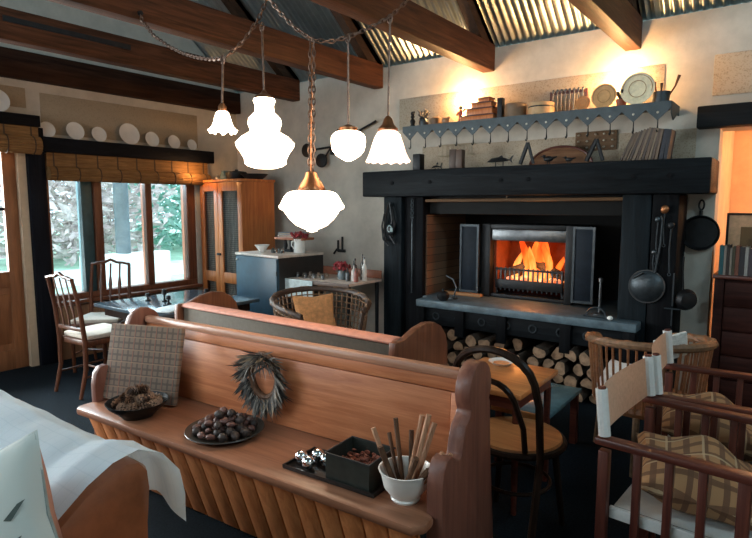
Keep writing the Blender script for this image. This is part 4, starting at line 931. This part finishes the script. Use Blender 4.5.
jg = thing('jug', 'white jug of dark red flowers on the blue cupboard', 'jug', cbl(-.13, .38)); obj('body', MB().lathe([(0, 0), (.055, 0), (.06, .01), (.052, .10), (.058, .135), (.062, .14), (.054, .14), (.048, .10), (.05, .02), (0, .012)], 28), WHITEW, jg)
obj('handle', MB().tube([(-.055, -.01, .12), (-.09, -.02, .11), (-.095, -.02, .07), (-.055, -.01, .03)], .007, 8), WHITEW, jg)
def bouquet(parent_loc, n, spread, h0, h1, label):
    t = thing('flower_bunch', label, 'flowers', parent_loc); m = MB(); s = MB()
    for i in range(n):
        a = random.uniform(0, 6.28); r = spread*math.sqrt(random.random()); p = (r*math.cos(a), r*math.sin(a), random.uniform(h0, h1)); m.sph(p, random.uniform(.010, .02), 1, jit=.3); s.tube([(p[0]*.15, p[1]*.15, .03), p], .002, 4)
    obj('blossom', m, REDFL, t); obj('stem', s, LEAF, t)
bouquet(cbl(-.13, .38), 45, .085, .15, .20, 'dark red flowers in the white jug')
# shelf unit with books on it
rk = thing('scales', 'orange platform on an iron stand upon the blue cupboard', 'stand', cbl(-.34, .42)); obj('platform', MB().box((-.13, -.09, .125), (.27, .09, .15), .004), wood('rust_board', (.35, .11, .05), (.5, .18, .08), .5, 0), rk)
m = MB()
for x in (-.06, .02, .08): m.tube([(x, 0, 0), (x+.01, 0, .06), (x, 0, .124)], [.012, .02, .012], 8)
m.box((-.1, -.05, 0), (.12, .05, .02), .005); obj('stand', m, IRON, rk)
for i, (c, a, z, w_, lb) in enumerate((((.62, .40, .38), .1, .1505, .15, 'pink book lying under the blue book on the orange platform'), ((.16, .22, .28), .25, .1765, .14, 'blue-grey book lying topmost on the orange platform'))):
    q = cbl(-.27, .42); t = thing('book', lb, 'book', (q[0], q[1], H2+z), a-.1); m = MB(); m.box((-w_, -.08, 0), (w_, .08, .004)); m.box((-w_, -.08, .020), (w_, .08, .024)); m.box((-w_, -.08, .004), (-w_+.004, .08, .020)); obj('cover', m, colr(c), t); obj('pages', MB().box((-w_+.0045, -.076, .0045), (w_-.005, .076, .0195)), PAPER, t)
for i in range(4):
    q = cbl(-.33+i*.05, .2); tag(obj('small_jar', MB().lathe([(.018, 0), (.02, .03), (.012, .04), (.012, .05), (0, .05)], 14), JARG if i % 2 else STEEL, loc=q), '%s little jar from the left on the blue cupboard' % ['first', 'second', 'third', 'fourth'][i], 'jar', 'little jars on the cupboard')
# side table
sd = thing('side_table', 'pale tray topped side table against the wall by the fireplace', 'table', (-3.55, 4.07, 0))
obj('tabletop', MB().box((-.40, -.25, .775), (.40, .25, .80), .004), PALETOP, sd); obj('top_edge', MB().box((-.41, -.262, .765), (.41, -.251, .803), .003), colr((.10, .06, .045)), sd)
obj('cloth_drop', MB().box((-.40, -.272, .62), (-.02, -.263, .80), .003), colr((.5, .58, .58), .8), sd)
for sx in (-.37, .37):
    for sy in (-.21, .21): obj('leg', MB().tube([(sx, sy, 0), (sx, sy, .774)], [.014, .02], 8), IRON, sd)
obj('back_rail', MB().box((-.40, .235, .801), (.40, .25, .88), .003), colr((.26, .09, .05)), sd)
ZT2 = .8035
vs = thing('flower_vase', 'blue-grey glass vase of red flowers on the side table', 'vase', (-3.42, 4.05, ZT2)); obj('body', MB().lathe([(0, 0), (.035, 0), (.045, .03), (.035, .08), (.04, .09), (.034, .09), (.03, .07), (.038, .03), (0, .008)], 24), colr((.16, .2, .22), .2), vs)
bouquet((-3.42, 4.05, ZT2), 50, .085, .10, .16, 'bright red flowers in the blue-grey vase')
def bottle(lb, x, y, r, h, mm):
    t = thing('bottle', lb, 'bottle', (x, y, ZT2), 0, 'bottles on the side table'); obj('body', MB().lathe([(0, 0), (r, 0), (r, h*.55), (r*.75, h*.66), (r*.32, h*.72), (r*.32, h*.9), (0, h*.9)], 18), mm, t); obj('cap', MB().lathe([(0, h*.9), (r*.4, h*.9), (r*.4, h), (0, h)], 12), STEEL, t)
BT = [(-3.30, 4.1, .022, .20, JARG, 'clear'), (-3.245, 4.14, .02, .24, colr((.06, .05, .04), .2), 'dark'), (-3.25, 4.02, .025, .16, colr((.5, .45, .42), .3), 'pale'), (-3.19, 4.1, .022, .22, WHITEW, 'white'), (-3.195, 3.98, .02, .14, colr((.25, .08, .06), .3), 'reddish'), (-3.31, 4.0, .02, .12, STEEL, 'steel'), (-3.36, 4.16, .02, .17, IRON, 'black')]
for x, y, r, h, mm, nm in BT: bottle('%s bottle in the cluster right of the flower vase' % nm, x, y, r, h, mm)
for i in range(10):
    x = -3.88+.036*i; y = 3.93+.05*(i % 3); tag(obj('glass_jar', MB().lathe([(0, 0), (.016, 0), (.017, .028), (.013, .034), (.014, .045), (0, .046)], 12), [STEEL, JARG, colr((.2, .14, .1), .3)][i % 3], loc=(x, y, ZT2)), ['steel lidded jar among the little jars on the side table', 'clear glass jar among the little jars on the side table', 'brown jar among the little jars on the side table'][i % 3], 'jar', ['steel jars on the side table', 'clear jars on the side table', 'brown jars on the side table'][i % 3])
# wall ironwork above
ir = thing('wall_bracket', 'black iron wall bracket with two discs and a long arm', 'bracket', (-4.08, YF-.012, 2.10)); m = MB(); m.tube([(-.34, -.03, .0), (0, -.03, .02), (.6, -.03, .24)], .012, 8); obj('arm', m, IRON, ir)
for x, z in ((-.33, 0), (-.12, -.12)): obj('disc', MB().lathe([(0, 0), (.075, 0), (.075, .02), (.03, .03), (0, .03)], 20, T(x, -.045, z) @ RX(90)), IRON, ir)
m = MB(); m.tube([(-.12, -.03, -.12), (0, -.03, .02), (.1, -.03, .2)], .01, 8); m.box((-.03, -.012, -.06), (.03, .01, .1)); obj('brace', m, IRON, ir)
m = MB()
for x, h in ((0, .12), (.06, .16)): m.tube([(x, -.03, 0), (x, -.03, h)], .012, 6)
m.tube([(-.06, -.03, -.03), (-.02, -.03, .02), (.1, -.03, .0)], .012, 6); m.box((-.01, -.03, -.01), (.08, 0, .02)); tag(obj('key_hook', m, IRON, loc=(-4.0, YF-.004, 1.0)), 'small black iron hook rack on the white wall above the side table', 'hook')

# ---------------------------------------------------------------- left tub chair
def tub_chair(name, label, loc, rz, mat, matd, r=.36, zseat=.40, zback=.75, zarm=.64, spindles=True, group=None):
    t = thing(name, label, 'chair', loc, rz, group)
    def pt(a, z, k=1.0): return (r*k*math.cos(a), r*k*math.sin(a), z)
    A0, A1 = R(-50), R(230)          # opening towards -y local front
    def rimz(a):
        u = (a-A0)/(A1-A0); return zarm+(zback-zarm)*math.sin(PI*u)**.8
    pts = [pt(A0+(A1-A0)*k/36, rimz(A0+(A1-A0)*k/36), 1.05) for k in range(37)]
    rim = obj('rim', MB().tube(pts, .024, 8), matd, t); m = MB()
    for j in range(2):
        m.tube([(p[0]+.018*math.cos(k*1.1+j*PI), p[1], p[2]+.018*math.sin(k*1.1+j*PI)) for k, p in enumerate(pts)], .011, 6)
    obj('braid', m, mat, rim)
    m = MB()
    for k in range(1, 36): a = A0+(A1-A0)*k/36; m.tube([pt(a, zseat-.03, .92), pt(a, rimz(a), 1.05)], .007, 5)
    if not spindles:
        for q in range(1, 7): m.tube([pt(A0+(A1-A0)*k/36, zseat+(rimz(A0+(A1-A0)*k/36)-zseat)*q/7, .93+.12*q/7) for k in range(37)], .006, 5)
    obj('woven_back', m, mat, t)
    obj('seat', MB().lathe([(0, zseat-.05), (r*.9, zseat-.05), (r*.94, zseat-.025), (r*.9, zseat), (0, zseat)], 32), mat, t)
    for a in (-45, 225, 60, 120):
        q = R(a); obj('leg', MB().tube([pt(q, 0, .95), pt(q, zseat-.05, .86)], [.017, .02], 8), matd, t)
    for a in (A0, A1): obj('arm_post', MB().tube([pt(a, zseat-.04, .9), pt(a, zarm, 1.05)], .017, 8), matd, t)
    return t
tub_chair('wicker_chair', 'brown wicker tub chair with orange cushion behind the settle', (-3.08, 3.38, 0), R(60), WICKER, WICKERD, .37, .40, .77, .66, False)
o = obj('cushion', MB().pillow(.36, .36, .11), ORANGEC, loc=(-3.18, 3.42, .585), rot=(R(68), 0, R(60))); tag(o, 'orange cushion in the wicker tub chair', 'cushion')

# ---------------------------------------------------------------- bentwood chair, little table, low table
bt = thing('bentwood_chair', 'dark bentwood chair with round plywood seat beside the pew end', 'chair', (-.975, 2.39, 0), R(-2))
obj('seat', MB().lathe([(0, .435), (.195, .435), (.205, .445), (.2, .46), (0, .463)], 40), SEATW, bt); obj('seat_ring', MB().tube([(.208*math.cos(a), .208*math.sin(a), .435) for a in [k*PI/20 for k in range(40)]], .016, 8, True), DARKBENT, bt)
def hoop(w_, zt_, yb, r, z0):
    p = [(-w_, yb+.06, 0 if z0 == 0 else z0)]
    if z0 == 0: p = [(-w_*.95, yb-.05, 0), (-w_, yb+.02, .44), (-w_*1.02, yb-.02, zt_-.22)]
    else: p = [(-w_, yb+.02, z0), (-w_*1.02, yb-.01, zt_-.2)]
    for k in range(1, 12): a = PI-PI*k/12; p.append((w_*1.02*math.cos(a), yb-.05-.03*math.sin(a), zt_-.18+.18*math.sin(a)**.8))
    q = [(-x, y, z) for x, y, z in p[:len(p)-11][::-1]]
    return MB().tube(p+q, r, 8)
obj('back_hoop', hoop(.185, .905, -.19, .017, 0), DARKBENT, bt); obj('inner_hoop', hoop(.115, .77, -.185, .013, .455), DARKBENT, bt)
for s in (-1, 1): obj('leg', MB().tube([(s*.17, .16, 0), (s*.13, .12, .43)], [.013, .018], 8), DARKBENT, bt)
obj('leg_ring', MB().tube([(.155*math.cos(a), .155*math.sin(a), .24) for a in [k*PI/16 for k in range(32)]], .009, 8, True), DARKBENT, bt)
tb_ = thing('tea_table', 'small orange wooden table behind the pew end', 'table', (-1.20, 2.70, 0)); obj('tabletop', MB().box((-.22, -.26, .593), (.22, .26, .62), .006), TABLEW, tb_); obj('apron', MB().box((-.19, -.23, .53), (.19, .23, .592)), MAHOG, tb_)
for sx in (-.18, .18):
    for sy in (-.21, .21): obj('leg', MB().tube([(sx, sy, 0), (sx, sy, .53)], [.014, .02], 8), MAHOG, tb_)
da = thing('shallow_dish', 'pale shallow dish on the small orange table', 'dish', (-1.27, 2.87, .6203)); obj('dish', MB().lathe([(0, 0), (.045, 0), (.07, .02), (.073, .02), (.047, .006), (0, .006)], 30), CREAM, da); obj('inset', MB().lathe([(0, .0062), (.044, .0062), (.044, .010), (0, .010)], 24), colr((.6, .25, .1)), da)
lt = thing('low_table', 'low blue-grey topped table between the bentwood chair and the fireplace', 'table', (-1.19, 3.25, 0)); obj('tabletop', MB().box((-.165, -.30, .325), (.165, .30, .35), .004), BLUETOP, lt); obj('edge', MB().box((-.17, -.312, .32), (.17, -.301, .352), .002), TABLEW, lt)
for sx in (-.135, .135):
    for sy in (-.26, .26): obj('leg', MB().box((sx-.02, sy-.02, 0), (sx+.02, sy+.02, .324)), MAHOG, lt)

# right round cane chair
rc = tub_chair('cane_chair', 'round honey cane armchair with its back to the canvas chairs', (-.655, 3.54, 0), R(212), WICKERR, WICKER, .31, .38, .75, .68)
o = obj('cushion', MB().pillow(.28, .26, .10), CREAM, loc=(-.80, 3.45, .47), rot=(R(55), R(-8), R(-40))); tag(o, 'white cushion on the seat of the round cane chair', 'cushion')
m = MB(); m.box((-.09, -.008, 0), (.09, .008, .14), .003, RX(14)); tag(obj('newspaper', m, plain('newsprint', (.6, .6, .57), .9, 0, .25, 60), loc=(-.49, 3.28, .69), rot=(0, R(-16), R(40))), 'folded pale newspaper tucked over the back of the round cane chair', 'newspaper')

# ---------------------------------------------------------------- canvas chairs
def director_chair(label, loc, rz, src=None):
    if src:
        o = copy_tree(src); o.location = loc; o.rotation_euler.z = rz; o['label'] = label; return o
    t = thing('canvas_chair', label, 'chair', loc, rz, 'canvas backed mahogany chairs')
    # faces +x; back at x=0; y from -.28 to .28
    for s in (-1, 1):
        y = s*.28; a = s*.27
        obj('back_post', MB().box((-.018, y-.018, 0), (.018, y+.018, .645), .004), MAHOGV, t)
        obj('leg', MB().box((.40, y-.018, 0), (.436, y+.018, .665), .004), MAHOGV, t)
        obj('arm_rail', MB().box((-.03, y-.026, .666), (.52, y+.026, .692), .006), MAHOG, t)
        for k in (1, 2, 3): obj('spindle', MB().box((.012+k*.098-.013, y-.011, .14), (.012+k*.098+.013, y+.011, .665), .003), MAHOGV, t)
        obj('lower_rail', MB().box((.019, y-.012, .10), (.399, y+.012, .14), .003), MAHOG, t)
        obj('seat_rail', MB().box((.019, s*.258-.008, .395), (.46, s*.258+.008, .437), .003), CANVASW, t)
        p = obj('back_upright', MB().tube([(0, y, .693), (-.02, y, .87)], .014, 8), MAHOGV, t)
    def cv(u, v):
        y = -.28+u*.56; z = .70+v*.16; x = -.006-.018*v-.035*math.sin(PI*u)
        z += -.015*math.sin(PI*u)*(1-v)*2+ -.012*math.sin(PI*u)*v
        return (x, y, z)
    bk_ = obj('canvas_back', MB().grid(cv, 20, 6, .006), CANVAS, t)
    for s in (-1, 1):
        obj('sleeve', MB().tube([(-.003, s*.28, .697), (-.021, s*.28, .862)], .021, 10), CANVASW, bk_)
    def sv(u, v): return (.03+u*.43, -.25+v*.5, .437-.03*math.sin(PI*v)*math.sin(PI*u))
    obj('canvas_seat', MB().grid(sv, 10, 10, .006), CANVASW, t)
    obj('front_rail', MB().box((.405, -.262, .26), (.43, .262, .295), .003), MAHOG, t); obj('brace', MB().tube([(.05, -.24, .15), (.38, .24, .39)], .011, 6), MAHOG, t); obj('brace', MB().tube([(.05, .24, .15), (.38, -.24, .39)], .011, 6), MAHOG, t)
    return t
c1 = director_chair('canvas backed mahogany chair nearest the camera at the right edge', (-.472, 2.285, 0), R(-4))
c2 = director_chair('canvas backed mahogany chair behind the nearest one at the right', (-.455, 2.885, 0), R(5), c1)
for x, y, lb in ((-.235, 2.285, 'crumpled tan tartan cushion on the nearest canvas chair'), (-.27, 2.885, 'tan tartan cushion on the second canvas chair')):
    o = obj('cushion', MB().pillow(.42, .46, .17, crumple=.4), PLAIDC, loc=(x, y, .515), rot=(R(3), R(8), R(12))); tag(o, lb, 'cushion')

# ---------------------------------------------------------------- foreground sofa
so = thing('leather_sofa', 'brown leather sofa in the bottom left corner, draped with a white throw', 'sofa', (-2.245, .5, 0))
obj('base', MB().box((-.75, -.55, .08), (.80, -.06, .44), .03), LEATHER, so)
BP = [(.44, .06), (.455, .50), (.50, .60), (.58, .69), (.66, .75), (.73, .785), (.78, .80), (.82, .79), (.845, .755), (.85, .70), (.84, .60), (.83, .06)]
obj('back', MB().prism([(a-.5, c-(.045 if c > .5 else 0)) for a, c in BP], 'x', -.75, .66, .01), LEATHER, so)
obj('end_wing', MB().prism([(a-.5, c) for a, c in BP], 'x', .662, .82, .03), LEATHER, so)
for x in (-.68, .74):
    for y in (-.48, .28): obj('foot', MB().lathe([(.02, 0), (.032, .04), (.03, .058)], 12, T(x, y, 0)), DARKBENT, so)
PR = [(.905, .64), (.90, .705), (.882, .765), (.86, .80), (.80, .825), (.73, .81), (.66, .775), (.575, .712), (.49, .615), (.43, .53), (.36, .465), (.15, .456), (-.04, .456)]
PXR = [-1.37, -1.36, -1.365, -1.39, -1.41, -1.415, -1.415, -1.415, -1.415, -1.43, -1.455, -1.465, -1.475]
def throw(u, v):
    q = v*(len(PR)-1); i = min(int(q), len(PR)-2); f = q-i
    y = PR[i][0]*(1-f)+PR[i+1][0]*f; z = PR[i][1]*(1-f)+PR[i+1][1]*f; x1 = PXR[i]*(1-f)+PXR[i+1]*f
    x = -2.9+u*(x1+2.9)
    wv = .005*math.sin(u*23+v*9)+.003*math.sin(u*51)
    if q < 9: z -= .043*max(0, min(1, (-1.54-x)/.15))
    if q < 2: y += .012+wv*1.5-.03*(1-u)*0; z -= .06*(2-q)/2*u**6
    return (x, y, z+wv*.5+.006)
o = obj('throw', MB().grid(throw, 80, 60, .008), THROW); tag(o, 'white quilted throw draped over the leather sofa', 'throw')
cu = thing('cushion', 'pale leaf print cushion with coral back on the leather sofa', 'cushion', (-1.53, .465, .695))
cu.rotation_euler = (MX.Rotation(R(28), 4, 'Z') @ RX(74) @ RZ(24)).to_euler()
m = MB(); m.pillow(.40, .40, .15)
for f in m.bm.faces:
    if f.calc_center_median().z < .0: f.material_index = 1
PM = m; m = MB()
q = [(a, b) for a, b in [(-.193, -.193), (0, -.176), (.193, -.193), (.176, 0), (.193, .193), (0, .176), (-.193, .193), (-.176, 0)]]
m.tube([(a, b, 0) for a, b in q], .005, 6, True); obj('piping', m, colr((.30, .33, .31), .9), cu)
for k in range(14):
    x = -.15+.075*(k % 4)+.02*(k//4); y = -.13+.075*(k//4)
    hh = lambda a, b: .075*(max(0, 1-(a/.2)**2)*max(0, 1-(b/.2)**2))**.42+.0015
    P4 = [(x, y), (x+.016, y-.006), (x+.05, y+.03), (x+.034, y+.026)]
    if max(max(abs(a), abs(b)) for a, b in P4) < .17:
        vs_ = [(a, b, hh(a, b)) for a, b in P4]; PM.mi = 2; PM.quad(*vs_)
obj('cover', PM, [FLORAL, CORAL, colr((.08, .10, .09), .9)], cu)

# ---------------------------------------------------------------- hanging lamps on the chain
GP = [(-3.412, 2.094, 2.70), (-3.395, 2.092, 2.65), (-3.223, 2.062, 2.523), (-3.024, 2.035, 2.421), (-2.836, 2.003, 2.346), (-2.669, 1.96, 2.293), (-2.502, 1.917, 2.25), (-2.334, 1.879, 2.224), (-2.26, 1.945, 2.313), (-2.215, 1.993, 2.411), (-2.183, 2.032, 2.524), (-2.13, 2.061, 2.45), (-2.065, 2.099, 2.372), (-1.993, 2.144, 2.313), (-1.922, 2.197, 2.305), (-1.844, 2.258, 2.33), (-1.767, 2.321, 2.372), (-1.691, 2.385, 2.426), (-1.625, 2.446, 2.509), (-1.581, 2.486, 2.565)]
def resample(P, step):
    P = [V(p) for p in P]; out = [P[0]]; acc = 0
    for a, b in zip(P, P[1:]):
        L_ = (b-a).length; t = step-acc
        while t <= L_: out.append(a.lerp(b, t/L_)); t += step
        acc = (acc+L_) % step
    return out
def chain_mesh(P, step, rl, rw, w_):
    m = MB(); C_ = resample(P, step)
    for i, (a, b) in enumerate(zip(C_, C_[1:])):
        c = (a+b)/2; d = (b-a).normalized(); u = d.orthogonal().normalized(); v = d.cross(u)
        s = u if i % 2 else v
        m.tube([c+d*rl*math.cos(t)+s*rw*math.sin(t) for t in [k*PI/5 for k in range(10)]], w_, 5, True)
    return m
gl = thing('lamp_chain', 'rusty chain slung in loops across the room, carrying the five lamps', 'chain', (0, 0, 0))
obj('links', chain_mesh(GP, .027, .019, .009, .0036), CHAINM, gl)
m = MB()
for p, zt_ in (((-2.183, 2.032, 2.524), 5.02), ((-1.581, 2.486, 2.565), 4.65)): m.tube([p, (p[0], p[1], zt_)], .006, 6)
m.tube([(-3.42, 2.093, 2.70), (-3.40, 2.093, 2.70)], .015, 8); obj('hanger', m, IRON, gl)
def pendant(label, top, hook, prof_, mat, flute=None, cap=None, chain=0, mid=None):
    x, y, z0 = top
    t = thing('pendant_lamp', label, 'lamp', top, 0, 'lamps on the chain')
    obj('lamp_shade', MB().lathe([(r, z-z0) for r, z in prof_], 40, flute=flute, cap=False), mat, t)
    if cap: obj('gallery', MB().lathe([(r, z-z0) for r, z in cap], 24), COPPER, t)
    h = V(hook)-V(top); zc = (cap[0][1]-z0) if cap else 0
    if chain:
        for dx in (-.013, .013): obj('chain', chain_mesh([(dx, 0, zc), (h.x+dx, h.y, h.z)], .030, .020, .007, .0034), CHAINM, t)
        obj('cord', MB().tube([(0, 0, zc), (h.x, h.y, h.z)], .004, 6), COPPER, t)
    else:
        obj('cord', MB().tube([(0, 0, zc), (h.x*.5, h.y*.5, (zc+h.z)/2), (h.x, h.y, h.z)], .0055, 6), CHAINM, t)
    m = MB(); m.tube([(h.x+.014*math.cos(a), h.y, h.z+.002+.022*math.sin(a)) for a in [k*PI/5 for k in range(10)]], .004, 5, True); obj('hook', m, CHAINM, t)
    return t
def ruff(i, a, r, z):
    k = max(0, min(1, (i-3)/3)); return r*(1+.10*k*math.cos(9*a)), z+.010*k*math.cos(9*a)
pendant('smallest pendant lamp with a ruffled glass shade, leftmost on the chain', (-2.33, 1.849, 1.965), (-2.344, 1.874, 2.215), [(.018, 1.965), (.03, 1.955), (.038, 1.935), (.044, 1.91), (.052, 1.885), (.062, 1.868), (.068, 1.862), (.062, 1.864), (.045, 1.885)], GLOBE, ruff, [(.01, 2.0), (.02, 1.985), (.022, 1.962)])
pendant('tall tiered opal glass pendant lamp second from the left', (-2.152, 1.965, 2.03), (-2.195, 2.0, 2.375), [(.05, 2.02), (.054, 2.01), (.045, 1.985), (.048, 1.955), (.078, 1.925), (.083, 1.90), (.074, 1.875), (.072, 1.86), (.115, 1.835), (.145, 1.805), (.14, 1.785), (.118, 1.755), (.103, 1.725), (.103, 1.705), (.085, 1.692), (.05, 1.682), (0, 1.679)], GLOBE, None, [(.008, 2.06), (.02, 2.045), (.045, 2.03), (.05, 2.018)])
pendant('largest pendant lamp with broad opal shade and copper cap on a heavy chain', (-1.945, 2.075, 1.66), (-1.993, 2.144, 2.30), [(.095, 1.568), (.118, 1.560), (.136, 1.54), (.152, 1.508), (.162, 1.494), (.159, 1.482), (.138, 1.472), (.130, 1.458), (.108, 1.428), (.078, 1.400), (.047, 1.385), (.03, 1.379), (.024, 1.369), (0, 1.365)], GLOBE, None, [(.015, 1.665), (.026, 1.66), (.035, 1.635), (.06, 1.595), (.068, 1.579), (.068, 1.569), (.09, 1.569)], 1)
pendant('small schoolhouse globe pendant lamp with a brass collar, second from the right', (-1.815, 2.205, 1.88), (-1.851, 2.252, 2.318), [(.048, 1.862), (.062, 1.858), (.075, 1.848), (.084, 1.835), (.086, 1.815), (.084, 1.79), (.079, 1.768), (.06, 1.745), (.035, 1.728), (.012, 1.717), (0, 1.715)], GLOBE, None, [(.008, 1.895), (.03, 1.885), (.046, 1.88), (.048, 1.862)])
def scal(i, a, r, z):
    k = max(0, min(1, (i-4)/2)); return r*(1+.03*k*math.cos(14*a)), z+.006*k*math.cos(14*a)
pendant('bell shaped pendant lamp with pinkish scalloped rim, rightmost on the chain', (-1.657, 2.322, 1.90), (-1.691, 2.385, 2.415), [(.03, 1.868), (.05, 1.86), (.065, 1.835), (.078, 1.80), (.09, 1.76), (.104, 1.725), (.11, 1.712), (.106, 1.713), (.09, 1.745)], GLOBE2, scal, [(.01, 1.935), (.022, 1.92), (.03, 1.895), (.05, 1.873), (.05, 1.866)])
